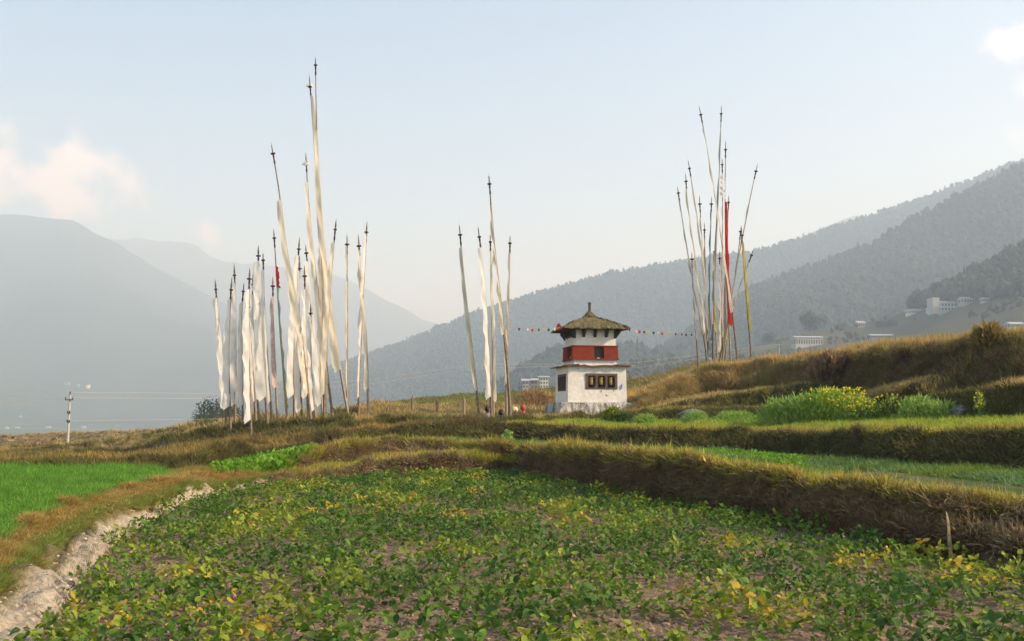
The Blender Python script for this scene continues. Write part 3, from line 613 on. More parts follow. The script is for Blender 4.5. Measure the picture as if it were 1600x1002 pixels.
# front niche
a0, a1, b0, b1 = fh; x0, _, zn0 = fpos(a0, b0); x1, yf, zn1 = fpos(a1, b1); yf = -W / 2 - .012
nb = MB(); nb.box((x0 + x1) / 2, yf + .33, (zn0 + zn1) / 2, x1 - x0, .02, zn1 - zn0); nb.build('niche_back', M_innerw, shr)
fr = MB(); cw = (x1 - x0)
hgt = zn1 - zn0
fr.box((x0 + x1) / 2, yf + .03, zn1 - .045, cw, .13, .09, jit=.004); fr.box((x0 + x1) / 2, yf + .03, zn0 + .03, cw, .13, .06, jit=.004)
for k in range(4):
    pw = .085 if k in (1, 2) else .10
    xx = x0 + .05 + k * (cw - .10) / 3; fr.box(xx, yf + .035, (zn0 + zn1) / 2 - .015, pw, .12, hgt - .15)
frame = fr.build('wheel_frame', M_frame, shr)
bay = (cw - .10) / 3
for k in range(3):
    xc = x0 + .05 + (k + .5) * bay
    # cusped arch head
    ar = MB()
    for s in (-1, 1):
        for i in range(4):
            ar.box(xc + s * (bay / 2 - .06 - i * .035), yf + .045, zn1 - .115 - (.075 - i * .022) / 2 + .02, .034, .07, .075 - i * .02)
    ar.build('arch_head', M_frame, shr)
    wh = MB(); zc = (zn0 + zn1) / 2 + .005; rr = .082
    wh.lathe([(rr * .86, -.145), (rr, -.13), (rr, -.05), (rr * 1.05, -.045), (rr * 1.05, -.03), (rr, -.02), (rr, .1), (rr * 1.06, .105), (rr * 1.06, .12), (rr * .9, .145)], 16)
    w_ = wh.build('prayer_wheel', M_gold, shr, True); w_.location = (xc, yf + .09, zc + .01)
    cp = MB(); cp.lathe([(rr * 1.15, .142), (rr * 1.15, .155), (.04, .19), (.02, .22)], 12); cp.build('top_cap', M_dark, w_, True)
    cp = MB(); cp.lathe([(.02, -.25), (.05, -.2), (rr * 1.05, -.155), (rr * 1.05, -.142)], 12); cp.build('bottom_cap', M_dark, w_, True)
    ax = MB(); ax.tube([(0, 0, -.26), (0, 0, .26)], .012, 6); ax.build('axle', M_dark, w_)
for k, (a, b, cc) in enumerate([(.44, .70, M_dred), (.62, .66, M_frame)]): pass
bl = MB(); bl.box(x0 + .05 + .9 * bay, yf - .0, zn0 + .10, .05, .03, .07, jit=.01); bl.build('ochre_tag', mat('ochre_tag', (.5, .28, .08), .8), shr)
# left niche
def side(a, z, d=0):      # point on the left wall
    return (-W / 2 - .014 + d, -(a - .5) * W, z)
zl0 = zb + (zt - zb) * lh[2]; zl1 = zb + (zt - zb) * lh[3]; ya = -(.5 - (1 - lh[0])) * W * -1
ys = sorted([(lh[0] - .5) * -W, (lh[1] - .5) * -W]); yc = (ys[0] + ys[1]) / 2; yw = ys[1] - ys[0]
yc = -yc if False else yc
# wall k=1 runs along -x face with a measured from back to front
yc = ((.5 - (lh[0] + lh[1]) / 2)) * W
nb = MB(); nb.box(-W / 2 + .31, yc, (zl0 + zl1) / 2, .02, yw, zl1 - zl0); nb.build('niche_back', M_inner, shr)
sf = MB(); sf.box(-W / 2 + .03, yc, zl1 - .05, .12, yw, .10); sf.box(-W / 2 + .03, yc, zl0 + .03, .12, yw, .06)
for k in range(5):
    sf.box(-W / 2 + .03, yc - yw / 2 + .04 + k * (yw - .08) / 4, (zl0 + zl1) / 2 - .02, .11, .09 if k in (0, 4) else .07, zl1 - zl0 - .16)
sf.build('window_frame', M_frame, shr)
for k in range(4):
    ww = MB(); ww.lathe([(.07, -.17), (.085, -.15), (.085, .15), (.07, .17)], 12); q = ww.build('prayer_wheel', M_dred, shr, True); q.location = (-W / 2 + .15, yc - yw / 2 + .04 + (k + .5) * (yw - .08) / 4, (zl0 + zl1) / 2)
# paint and stains
def patch_mesh(name, cx, cz, rx, rz, m, seed, y=-W / 2 - .035):
    r = random.Random(seed); n = 14; V = [(cx, y, cz)]
    for k in range(n):
        a = 6.283 * k / n; q = r.uniform(.6, 1.15); V.append((cx + rx * q * math.cos(a), y, cz + rz * q * math.sin(a)))
    V2 = [(v[0], y + .006, v[2]) for v in V]
    mb = MB(); mb.add(V, [(0, 1 + (k + 1) % n, 1 + k) for k in range(n)]); mb.add(V2[1:] + V[1:], [(k, (k + 1) % n, n + (k + 1) % n, n + k) for k in range(n)])
    return mb.build(name, m, shr)
patch_mesh('blue_paint_smudge', .95, 1.10, .055, .10, M_bpaint, 2); patch_mesh('blue_paint_smudge', .99, 1.17, .035, .08, M_bpaint, 5)
patch_mesh('blue_paint_drip', .36, .80, .055, .018, mat('navy_drip', (.08, .1, .2), .9), 3)
patch_mesh('rust_streak', .16, .965, .018, .05, M_rust, 6); patch_mesh('rust_streak', .66, .975, .014, .045, M_rust, 8); patch_mesh('rust_streak', .70, 1.86, .02, .03, M_rust, 9); patch_mesh('dark_hole', -.78, 1.84, .022, .018, M_dark, 10)
# ledge of thin slates over the lower walls
def slate_ring(name, half, z, n, m, thick, depth, droop, seed, jit=.035):
    r = random.Random(seed)
    for k in range(4):
        ang = [0, -math.pi / 2, math.pi, math.pi / 2][k]
        step = 2 * half / n
        for i in range(n):
            if k == 2: continue
            mb = MB(); cx = -half + (i + .5) * step; w = step * r.uniform(.92, 1.12); d = depth * r.uniform(.9, 1.1)
            a = r.uniform(-.03, .03); zz = z + r.uniform(-.008, .012) + .002 * (i % 2)
            V = []
            for (px, py, q) in ((-.5, -.5, 0), (.5, -.5, 0), (.5, .5, 1), (-.5, .5, 1)):
                V.append((cx + px * w + r.uniform(-.02, .02), -half + depth * .5 - .02 + py * d + (r.uniform(-jit, jit) if not q else 0), zz + (droop * (q - 1) if 1 else 0) + px * a))
            top = [(x, y, zq + thick * r.uniform(.8, 1.3)) for x, y, zq in V]
            mb.add(V + top, [(3, 2, 1, 0), (4, 5, 6, 7), (0, 1, 5, 4), (1, 2, 6, 5), (2, 3, 7, 6), (3, 0, 4, 7)])
            c_, s_ = math.cos(ang), math.sin(ang); mb.v = [(x * c_ - y * s_, x * s_ + y * c_, q) for x, y, q in mb.v]
            mb.build(name, m, shr)
slate_ring('ledge_slate', W / 2 + .17, 1.985, 9, M_slate, .028, .62, .05, 5)
W2 = 1.76
mb = MB(); wall_shell(mb, W2, W2 - .03, 1.95, 2.24, {}, .3); mb.build('lower_band_wall', M_white, shr)
mb = MB(); wh = (.47, .69, .07, .93); wl_ = (.45, .80, .07, .93)
wall_shell(mb, W2 + .12, W2 + .08, 2.235, 2.77, {0: wh, 1: wl_}, .28)
h2 = (W2 + .12) / 2
mb.add([(-h2, -h2, 2.235), (h2, -h2, 2.235), (h2, h2, 2.235), (-h2, h2, 2.235)], [(3, 2, 1, 0)]); h3 = (W2 + .08) / 2
mb.add([(-h3, -h3, 2.77), (h3, -h3, 2.77), (h3, h3, 2.77), (-h3, h3, 2.77)], [(0, 1, 2, 3)])
mb.build('red_band', M_redw, shr)
for z_, ww_ in ((2.232, W2 + .17), (2.772, W2 + .13)):
    t_ = MB()
    for k in range(4):
        ang = k * math.pi / 2; L_ = ww_ - (.06 if k % 2 else 0); cx, cy = 0, -ww_ / 2 + .015
        b_ = MB(); b_.box(0, cy, z_, L_, .03, .04); c_, s_ = math.cos(ang), math.sin(ang); t_.add([(x * c_ - y * s_, x * s_ + y * c_, q) for x, y, q in b_.v], b_.f)
    t_.build('red_moulding', M_redw, shr)
nb = MB(); nb.box((.58 - .5) * W2, -W2 / 2 + .20, 2.5, .5, .02, .50); nb.build('window_back', mat('grey_green_board', (.13, .125, .085), .9, noise=(6, (.08, .08, .06), .6)), shr)
sl = MB(); sl.box((.58 - .5) * W2 - .02, -W2 / 2 - .02, 2.29, .10, .05, .03, jit=.006); sl.build('offering_bowl', M_cloth, shr)
nb = MB(); nb.box(-W2 / 2 + .2, -.12 * W2, 2.5, .02, .75, .5); nb.build('window_back', M_inner, shr)
sl = MB(); sl.box(-W2 / 2 - .02, -.2 * W2, 2.32, .05, .09, .09, jit=.01); sl.build('offering_cup', M_grey, shr)
mb = MB(); wall_shell(mb, W2 - .04, W2 - .10, 2.77, 3.50, {}, .3); mb.build('upper_wall', M_white, shr)
# eave brackets
hw = (W2 - .06) / 2
def bracket(x, y, ang, sc_=1):
    mb = MB(); t = .055
    prof = [(0, 0), (.20, 0), (.20, -.10), (.12, -.17), (.05, -.27), (0, -.30)]
    V = [(-t, -p, q) for p, q in prof] + [(t, -p, q) for p, q in prof]; n = len(prof)
    mb.add(V, [tuple(range(n)), tuple(range(2 * n - 1, n - 1, -1))] + [(i, n + i, n + (i + 1) % n, (i + 1) % n) for i in range(n)])
    c_, s_ = math.cos(ang), math.sin(ang)
    mb.v = [(x + (a * sc_) * c_ - (b * sc_) * s_, y + (a * sc_) * s_ + (b * sc_) * c_, 3.42 + c * sc_) for a, b, c in mb.v]
    mb.build('bracket', M_green_brk, shr)
for k in range(4):
    ang = [0, -math.pi / 2, math.pi, math.pi / 2][k]; c_, s_ = math.cos(ang), math.sin(ang)
    for f in (-.5, 0, .5) if k != 1 else (-.45, 0, .45):
        x, y = f * hw * 1.1, -hw + .01; bracket(x * c_ - y * s_, x * s_ + y * c_, ang)
for sx in (-1, 1):
    for sy in (-1, 1): bracket(sx * (hw - .02), sy * (hw - .02), {(-1, -1): -math.pi / 4, (1, -1): math.pi / 4, (-1, 1): -3 * math.pi / 4, (1, 1): 3 * math.pi / 4}[(sx, sy)], 1.15)
# roof: courses of uneven stone slabs laid on a low pyramid with a flared eave
he = 1.30
ev = MB()
V = [(-he, -he, 3.43), (he, -he, 3.43), (he, he, 3.43), (-he, he, 3.43), (-.3, -.3, 3.86), (.3, -.3, 3.86), (.3, .3, 3.86), (-.3, .3, 3.86)]
ev.add(V, [(3, 2, 1, 0), (4, 5, 6, 7), (0, 1, 5, 4), (1, 2, 6, 5), (2, 3, 7, 6), (3, 0, 4, 7)]); ev.build('roof_deck', mat('red_brown_deck', (.13, .05, .03), .9, noise=(9, (.06, .04, .03), .7)), shr)
def roof_z(h):      # height over half width h
    t = max(0.0, (he - h) / he); return 3.45 + .60 * t ** .85
tiles = MB(); r = random.Random(12)
hh = he + .04; lv = 0
while hh > .30:
    nxt = hh - .105
    n = max(3, int(2 * hh / .19))
    for k in range(4):
        ang = k * math.pi / 2; c_, s_ = math.cos(ang), math.sin(ang); step = 2 * hh / n
        for i in range(n):
            cx = -hh + (i + .5 + .3 * (lv % 2)) * step
            if cx > hh - step * .2: continue
            w = step * r.uniform(.85, 1.15); d = r.uniform(.2, .27); zz = roof_z(hh) + r.uniform(-.012, .018); th = r.uniform(.022, .045); V = []
            for (px, py) in ((-.5, 0), (.5, 0), (.5, 1), (-.5, 1)):
                x = cx + px * w + r.uniform(-.025, .025); x = max(-hh - .02, min(hh + .02, x)) if py == 0 else max(-nxt, min(nxt, x * .93))
                V.append((x, -hh + py * d + (r.uniform(-.035, .035) if py == 0 else 0), zz + py * (roof_z(hh - d) - roof_z(hh)) - (.0 if py else .015)))
            top = [(x, y, q + th) for x, y, q in V]; al = [(x * c_ - y * s_, x * s_ + y * c_, q) for x, y, q in V + top]
            tiles.add(al, [(3, 2, 1, 0), (4, 5, 6, 7), (0, 1, 5, 4), (1, 2, 6, 5), (2, 3, 7, 6), (3, 0, 4, 7)])
    hh = nxt; lv += 1
o = tiles.build('roof_slabs', M_moss, shr); o['kind'] = 'stuff'
cpz = roof_z(.3) - .03
mb = MB(); mb.lathe([(.36, -.06), (.33, .03), (.30, .10), (.30, .15), (.25, .17), (.20, .22), (.15, .28), (.09, .33), (.06, .36)], 14, (0, 0, cpz)); rr_ = random.Random(3)
mb.v = [(x + rr_.uniform(-.02, .02), y + rr_.uniform(-.02, .02), z + rr_.uniform(-.01, .01)) for x, y, z in mb.v]; mb.build('roof_cap', M_moss, shr)
mb = MB(); mb.lathe([(.075, .28), (.062, .38), (.055, .55), (.062, .66), (.07, .67), (.07, .71), (.03, .73)], 10, (0, 0, cpz)); mb.build('pinnacle', mat('lichened_pinnacle', (.11, .105, .05), .95, noise=(12, (.06, .06, .04), .8), bump=(20, .8, .02)), shr)

# ------------------------------------------------------------------ prayer flag poles
def smooth_path(pts, n=34):
    pts = np.array([tuple(p) for p in pts]); z = pts[:, 2]; o = np.argsort(z); pts = pts[o]; z = z[o]
    zz = np.linspace(z[0], z[-1], n); X = np.interp(zz, z, pts[:, 0]); Y = np.interp(zz, z, pts[:, 1])
    for _ in range(10):
        X[1:-1] = .25 * X[:-2] + .5 * X[1:-1] + .25 * X[2:]; Y[1:-1] = .25 * Y[:-2] + .5 * Y[1:-1] + .25 * Y[2:]
    return np.stack([X, Y, zz], -1)
SKIRT = []
def flag_pole(pts, y, label, group, cloths, seed, thick=.045, cat='prayer flag', finial=True, ytop=0, polemat=None):
    """pts: picture positions from top to base; cloths: list of (s0, s1, width, material, side angle) with s measured from the base 0..1"""
    r = random.Random(seed); n = len(pts)
    w = []
    for i, (u, v) in enumerate(pts):
        f = 1 - i / (n - 1); w.append(P(u, v, y + ytop * f))
    base = w[-1]; gz = H(base.x, base.y); base = Vector((base.x, base.y, gz - .03)); w[-1] = base
    loc = Vector(base)
    path = smooth_path([p - loc for p in w]); root = empty('prayer_flag_pole', loc, label, cat, group)
    m = len(path)
    top = path[-1]
    pm = polemat or r.choice([M_pole, M_bam, M_pole])
    rad = [thick * (1 - .62 * i / (m - 1)) * r.uniform(.93, 1.07) for i in range(m)]
    mb = MB(); mb.tube(path[::2].tolist() + ([top.tolist()] if (m - 1) % 2 else []), rad[::2] + ([rad[-1]] if (m - 1) % 2 else []), 7); mb.build('pole', pm, root)
    if finial:
        d = Vector(path[-1] - path[-3]).normalized(); rot = d.to_track_quat('Z', 'Y')
        tz = Vector(top)
        # finial: disc below a spear blade, pole tip runs through it
        k = .42 + .2 * r.random(); off = -k * .55
        dc = MB(); dr = r.uniform(.06, .09)
        dc.lathe([(.025, -.035), (dr, -.018), (dr, .018), (.03, .04)], 10); dc.v = [tuple(rot @ (Vector(p) + Vector((0, 0, off))) + tz) for p in dc.v]; dc.build('finial_disc', M_dark, root)
        sp = MB(); sp.add([(-.022, -.006, off + .02), (.022, -.006, off + .02), (.022, .006, off + .02), (-.022, .006, off + .02), (-.032, -.008, off + .14), (.032, -.008, off + .14), (.032, .008, off + .14), (-.032, .008, off + .14), (0, 0, k * .3)],
                          [(3, 2, 1, 0), (0, 1, 5, 4), (1, 2, 6, 5), (2, 3, 7, 6), (3, 0, 4, 7), (4, 5, 8), (5, 6, 8), (6, 7, 8), (7, 4, 8)])
        sp.v = [tuple(rot @ Vector(p) + tz) for p in sp.v]; sp.build('spear_tip', M_dark, root)
        sh = MB(); sh.lathe([(.028, off - .38), (.036, off - .3), (.024, off - .2), (.036, off - .1), (.028, off - .03)], 7); sh.v = [tuple(rot @ Vector(p) + tz) for p in sh.v]; sh.build('carved_neck', M_dark, root)
    rp = np.linspace(0, 1, m)
    for (s0, s1, wd, cm, ang) in cloths:
        wd *= .62 if wd > .4 else (.98 if cm is M_cloth else .76); s0 += .055 if s0 < .2 else 0
        NI = int(26 + 70 * (s1 - s0)); NJ = 6; V = []
        ph = r.uniform(0, 20); a0 = math.radians(ang + (36 if 90 < ang < 270 else -30) + r.uniform(-14, 14))
        for i in range(NI + 1):
            f = i / NI; s = s1 + (s0 - s1) * f
            c = np.array([np.interp(s, rp, path[:, q]) for q in range(3)])
            a = a0 + .22 * (vn(f * 5 + ph, seed) - .5) * 2 + .07 * math.sin(f * 9 + ph)
            ww = wd * .80 * (.62 + .5 * f ** .6) * (.88 + .25 * float(vn(f * 11 + ph, seed + 3)))
            if f > .985: ww *= .8
            for j in range(NJ + 1):
                g = j / NJ; dx = math.cos(a) * ww * (g - .16); dy = math.sin(a) * ww * (g - .16) - .055 * (1 - g)
                wv = .22 * ww * g * (float(vn(f * 22 + ph, g * 1.6 + seed)) - .5) * 2 + .03 * g * math.sin(f * 26 + ph + g * 3)
                V.append((c[0] + dx - math.sin(a) * wv, c[1] + dy + math.cos(a) * wv, c[2] - .35 * ww * g - (.25 * wd * g if f > .97 else 0) + .02 * float(vn(f * 40, g * 4 + ph))))
        Fq = [(i * (NJ + 1) + j, i * (NJ + 1) + j + 1, (i + 1) * (NJ + 1) + j + 1, (i + 1) * (NJ + 1) + j) for i in range(NI) for j in range(NJ)]
        mb = MB(); mb.add(V, Fq); mb.build('flag', cm, root, True)
    return root
LG = 'prayer flags in the dense group left of the shrine'
def z2(*p): return [(310 + a / 3.13, 370 + b / 3.13) for a, b in p]
W_, K_, G_ = M_cloth, M_cream, M_grey
left = [
 (z2((83, 225), (90, 330), (112, 500), (128, 650), (137, 955)), 35.5, [(.13, .90, .36, W_, 185)], 'leftmost white prayer flag, leaning outward from its cluster'),
 (z2((163, 215), (152, 380), (146, 640), (158, 955)), 36.2, [(.12, .88, .36, W_, 190)], 'white prayer flag bowed left, second from the left end'),
 (z2((175, 148), (182, 330), (182, 600), (178, 960)), 35.2, [(.10, .90, .30, W_, 170)], 'white prayer flag with tall dark finial, third from the left end'),
 (z2((222, 235), (210, 380), (213, 650), (217, 960)), 36.0, [(.11, .88, .42, W_, 175)], 'white prayer flag with low finial, fourth from the left end'),
 (z2((251, 170), (244, 350), (248, 650), (262, 955)), 34.9, [(.11, .90, .40, W_, 200)], 'white prayer flag whose ragged hem hangs lowest of the left cluster'),
 (z2((267, 195), (265, 420), (282, 700), (300, 962)), 36.3, [(.14, .88, .32, W_, 190)], 'narrow white prayer flag half hidden behind taller ones at the left'),
 (z2((293, 58), (296, 300), (312, 600), (340, 965)), 35.3, [(.12, .93, .38, W_, 190)], 'tallest flag with dark spear in the far-left white cluster'),
 (z2((316, 85), (322, 330), (340, 650), (363, 952)), 35.8, [(.10, .91, .34, W_, 195)], 'white flag just left of the faded pink flag'),
 (z2((238, 300), (258, 560), (272, 760), (281, 960)), 36.8, [(.14, .93, .30, W_, 185)], 'short white prayer flag at the back of the left cluster'),
 (z2((364, 210), (366, 420), (378, 700), (389, 952)), 35.6, [(.28, .88, .26, M_pink, 180)], 'faded pink prayer flag with its lower pole bare'),
 (z2((369, -25), (380, 150), (395, 400), (415, 640), (437, 960)), 36.0, [(.715, .82, .24, M_red, 0), (.24, .715, .18, M_green, 0), (.05, .24, .14, M_yellow, 10)], 'prayer flag with red top and faded green and yellow below'),
 ([(424.5, 228), (437, 300), (448, 400), (466, 480), (479, 590), (486, 677)], 35.0, [(.05, .80, .46, K_, 185)], 'tall leaning cream flag curving right from a bare dark tip'),
 (z2((435, 115), (450, 270), (490, 450), (540, 720), (573, 955)), 36.4, [(.1, .93, .36, K_, 200)], 'cream flag leaning right that crosses the tall curved one'),
 (z2((494, 20), (478, 250), (462, 620), (470, 955)), 35.7, [(.12, .92, .38, W_, 190)], 'white flag hanging full length right of the green and yellow one'),
 (z2((495, 110), (490, 380), (496, 700), (510, 955)), 35.1, [(.07, .93, .38, W_, 175)], 'white flag with ragged end below a small finial, mid cluster'),
 (z2((525, 50), (545, 250), (580, 560), (613, 945)), 36.6, [(.08, .92, .34, W_, 185)], 'white flag leaning right with finial beside the tall curved flag'),
 (z2((519, 155), (524, 420), (530, 700), (538, 957)), 35.4, [(.12, .86, .30, W_, 200)], 'narrow white flag standing straight in mid cluster'),
 (z2((549, 340), (548, 560), (555, 760), (580, 955)), 34.8, [(.1, .92, .42, W_, 200)], 'shortest white flag of the cluster, in front of the tall pair'),
 ([(483.5, 122), (488, 175), (494, 270), (500, 370), (504, 470), (507, 590), (511, 676)], 36.0, [(.06, .95, .44, K_, 10)], 'tall cream flag, left of the two tallest, with a tuft at its tip'),
 ([(493, 92), (494, 180), (500, 320), (512, 440), (528, 560), (548, 662)], 36.6, [(.10, .80, .46, K_, 190)], 'tallest prayer flag of all, cream, curving right to its foot'),
 ([(478, 243), (482, 320), (492, 420), (506, 540), (523, 676)], 35.5, [(.12, .90, .42, K_, 185)], 'cream flag with white tuft at its tip, left of the tallest pair'),
 (z2((598, -10), (600, 200), (605, 500), (620, 940)), 37.0, [(.15, .95, .36, G_, 190)], 'greyish flag with bare finial hidden among the tall cream flags'),
 ([(525, 347), (520, 400), (512, 500), (507, 600), (506, 668)], 36.9, [(.12, .90, .36, K_, 170)], 'cream flag leaning left with finial right of the tallest flags'),
 (z2((727, 0), (728, 300), (727, 580), (730, 955)), 35.8, [(.08, .95, .2, K_, 200)], 'thin straight cream flag standing alone right of the tallest'),
 (z2((783, 5), (797, 250), (820, 450), (832, 942)), 36.2, [(.12, .93, .3, K_, 195)], 'cream flag whose pole crosses its neighbour at the right end'),
 (z2((824, -60), (803, 330), (790, 600), (780, 957)), 35.4, [(.1, .95, .3, W_, 200)], 'pale flag leaning right at the right end of the cluster'),
]
for i, (pts, y, cl, lab) in enumerate(left):
    y += [1.5, -1.3, .4, 1.8, -1.7, .9, -.6, 1.3, -1.5, .2, 1.2, -1.2, 1.6, -.8, .6, 1.8, -1.6, .3, 1.4, -1.0, .8, 0, -1.4, 1.2, -.6, .9][i]
    fp = flag_pole(pts, y, lab, LG, cl, 100 + i, thick=.05, ytop=random.uniform(-.8, .8))
    if i in (18, 20):      # knotted tuft of white cloth on the tip
        p = P(*pts[0], y) - fp.location; bm = bmesh.new(); bmesh.ops.create_icosphere(bm, subdivisions=2, radius=.14)
        rr_ = random.Random(i)
        for v in bm.verts: v.co = v.co * rr_.uniform(.6, 1.25); v.co.z *= .6
        me = bpy.data.meshes.new('cloth_tuft'); bm.to_mesh(me); bm.free(); me.materials.append(M_cloth); o = link(bpy.data.objects.new('cloth_tuft', me), fp); o.location = p + Vector((0, 0, -.32))
def z3(*p): return [(690 + a / 2.447, 260 + b / 2.447) for a, b in p]
MG = 'prayer flags in the small group just left of the shrine'
for i, (pts, y, cl, lab) in enumerate([
 (z3((68, 228), (85, 430), (105, 600), (128, 800), (148, 975)), 35.5, [(.12, .89, .24, K_, 175)], 'leftmost flag of the small group, curving down to the right'),
 (z3((140, 237), (157, 370), (172, 560), (183, 760), (192, 975)), 34.8, [(.09, .90, .32, W_, 195)], 'white flag with flared hem, second in the small group'),
 (z3((186, 265), (190, 500), (197, 700), (198, 950)), 36.5, [(.10, .92, .2, K_, 10)], 'thin straight flag in the middle of the small group'),
 (z3((181, 38), (200, 300), (228, 530), (248, 720), (265, 955)), 35.2, [(.36, .88, .22, K_, 185), (.26, .38, .13, M_pole, 10)], 'tallest flag of the small group, thick pole bending right'),
 (z3((262, 270), (258, 480), (250, 700), (247, 955)), 36.2, [(.18, .92, .18, K_, 170)], 'right-hand flag of the small group, leaning toward the shrine')]):
    flag_pole(pts, y, lab, MG, cl, 200 + i, thick=.05 if i != 3 else .06)
def z5(*p): return [(1030 + a / 2.225, 150 + b / 2.225) for a, b in p]
RG = 'weathered prayer flags on the grassy mound right of the shrine'
for i, (pts, y, cl, lab) in enumerate([
 (z5((64, 320), (80, 430), (108, 600), (135, 740), (165, 885), (168, 950)), 44.0, [(.2, .93, .13, G_, 190)], 'leftmost-tipped grey flag, curving right to the mound'),
 (z5((92, 275), (98, 380), (125, 560), (152, 730), (168, 948)), 45.0, [(.2, .93, .2, K_, 190)], 'grey-cream flag with small finial, second tip from the left on the mound'),
 (z5((101, 228), (122, 350), (150, 560), (165, 720), (176, 948)), 45.5, [(.2, .92, .16, K_, 190)], 'slender flag leaning left, third tip from the left on the mound'),
 (z5((140, 352), (148, 500), (160, 640), (170, 780), (180, 948)), 44.5, [(.12, .88, .2, K_, 200)], 'cream flag with blunt dark tip between the leaning ones'),
 (z5((140, 42), (158, 130), (180, 260), (205, 420), (232, 600), (252, 720), (275, 940)), 44.2, [(.22, .92, .2, K_, 190)], 'tall flag leaning left whose white cloth crosses the red banner'),
 (z5((216, 40), (213, 160), (206, 330), (196, 560), (186, 780), (186, 948)), 45.6, [(.12, .92, .17, G_, 170)], 'tall straight grey flag next to the tallest leaning one'),
 (z5((231, 162), (229, 350), (231, 560), (240, 760), (250, 942)), 44.8, [(.145, .735, .3, M_red, 0), (.74, .84, .12, W_, 190)], 'flag with the long bright red banner'),
 (z5((219, 222), (221, 400), (218, 640), (222, 945)), 45.8, [(.82, .93, .22, W_, 190), (.1, .8, .14, K_, 200)], 'flag with loose white cloth just left of the red banner'),
 (z5((182, 355), (177, 520), (173, 760), (195, 948)), 46.4, [(.12, .92, .17, M_blue, 180)], 'blue-grey flag with thin dark finial behind the others'),
 (z5((242, 350), (236, 480), (230, 700), (232, 945)), 46.2, [(.1, .93, .14, G_, 170)], 'thin grey flag tipped just right of the red banner'),
 (z5((157, 445), (160, 600), (163, 780), (172, 948)), 46.8, [(.15, .93, .15, G_, 185)], 'short grey flag in the thick of the mound group'),
 (z5((341, 242), (325, 310), (300, 440), (272, 580), (250, 710), (215, 945)), 45.2, [(.25, .82, .13, G_, 200)], 'long grey flag leaning far right over the hill'),
 (z5((285, 455), (270, 590), (250, 720), (203, 945)), 46.0, [(.2, .85, .12, G_, 200)], 'shorter pole leaning right behind the yellow flag'),
 (z5((286, 462), (292, 560), (303, 700), (313, 820), (323, 942)), 44.4, [(.27, .90, .19, M_yellow, 10)], 'yellow flag standing apart at the right of the mound'),
 (z5((328, 535), (300, 610), (262, 715), (235, 830), (226, 945)), 45.4, [(.25, .9, .11, K_, 190)], 'pole leaning right across the stem of the yellow flag'),
 (z5((210, 545), (212, 700), (212, 945)), 46.6, [(.1, .9, .2, K_, 190)], 'short cream flag upright in the middle of the mound group'),
 (z5((113, 548), (120, 700), (130, 840), (138, 975)), 42.6, [(.30, .95, .13, G_, 190)], 'short pole farthest left on the mound, low on its slope'),
 (z5((193, 520), (190, 640), (196, 800), (203, 946)), 47.0, [(.3, .95, .18, M_yellow, 180)], 'short pole with tattered yellowish cloth inside the mound group'),
 (z5((172, 760), (173, 860), (168, 955)), 43.4, [(.15, .75, .26, M_blue, 5)], 'low stub wrapped in pale blue cloth at the mound foot')]):
    flag_pole(pts, y, lab, RG, cl, 300 + i, thick=.045, finial=i not in (18,))

# ------------------------------------------------------------------ strings of small coloured pennants
cols_ = {'b': (.02, .04, .14), 'w': (.6, .58, .55), 'r': (.34, .03, .03), 'g': (.02, .08, .04), 'y': (.42, .36, .10), 'p': (.65, .35, .35)}
PM = {k: mat('pennant_' + n_, cols_[k], .8, transl=.3, spec=.1) for k, n_ in (('b', 'blue'), ('w', 'white'), ('r', 'red'), ('g', 'green'), ('y', 'yellow'), ('p', 'pink'))}
def bunting(a, b, sag, items, label, seed):
    r = random.Random(seed); mid = (a + b) / 2
    root = empty('pennant_string', a, label, 'pennant string', 'strings of little flags tied to the shrine roof')
    def at(t): return (b - a) * t + Vector((0, 0, -sag * 4 * t * (1 - t)))
    mb = MB(); mb.tube([at(i / 24) for i in range(25)], .009, 4); mb.build('cord', M_grey, root)
    for (t, c, s) in items:
        p = at(t); w = .17 * s; h = .12 * s; mb = MB(); tw = r.uniform(-.6, .6); d = (at(min(1, t + .01)) - at(t - .01)).normalized()
        V = []
        for (px, pz) in ((-.5, 0), (0, 0), (.5, 0), (-.42, -.6), (0, -.55), (.42, -.5), (-.3, -1), (.05, -.9), (.3, -1.05)):
            V.append(p + d * px * w + Vector((0, math.sin(pz * 3 + tw) * .05 * -pz + tw * .08 * -pz, pz * h)))
        mb.add(V, [(0, 3, 4, 1), (1, 4, 5, 2), (3, 6, 7, 4), (4, 7, 8, 5)]); mb.build('pennant', PM[c], root)
A0 = P(796, 511, 36.2); A1 = P(875, 512, 39.6); B0 = P(977, 514, 39.9); B1 = P(1108, 522, 44.6)
t_ = lambda u, u0, u1: (u - u0) / (u1 - u0)
bunting(A0, A1, .05, [(t_(u, 796, 875), c, s) for u, c, s in [(810, 'b', .9), (823, 'w', .8), (830, 'r', 1.1), (840, 'g', .9), (849, 'y', .9), (856, 'b', 1), (866, 'w', .9), (871, 'r', 1.0)]], 'string of small coloured pennants between flag pole and left eave of the shrine', 1)
bunting(B0, B1, .05, [(t_(u, 977, 1108), c, s) for u, c, s in [(983, 'b', .7), (993, 'w', .8), (997, 'r', 1.1), (1004, 'g', 1), (1010, 'y', 1), (1018, 'b', 1), (1025, 'w', .7), (1031, 'r', 1.1), (1041, 'y', .9), (1052, 'b', .8), (1062, 'r', .9), (1069, 'g', 1), (1078, 'b', .9), (1097, 'g', 1)]], 'string of small coloured pennants from the right eave of the shrine to the mound poles', 2)
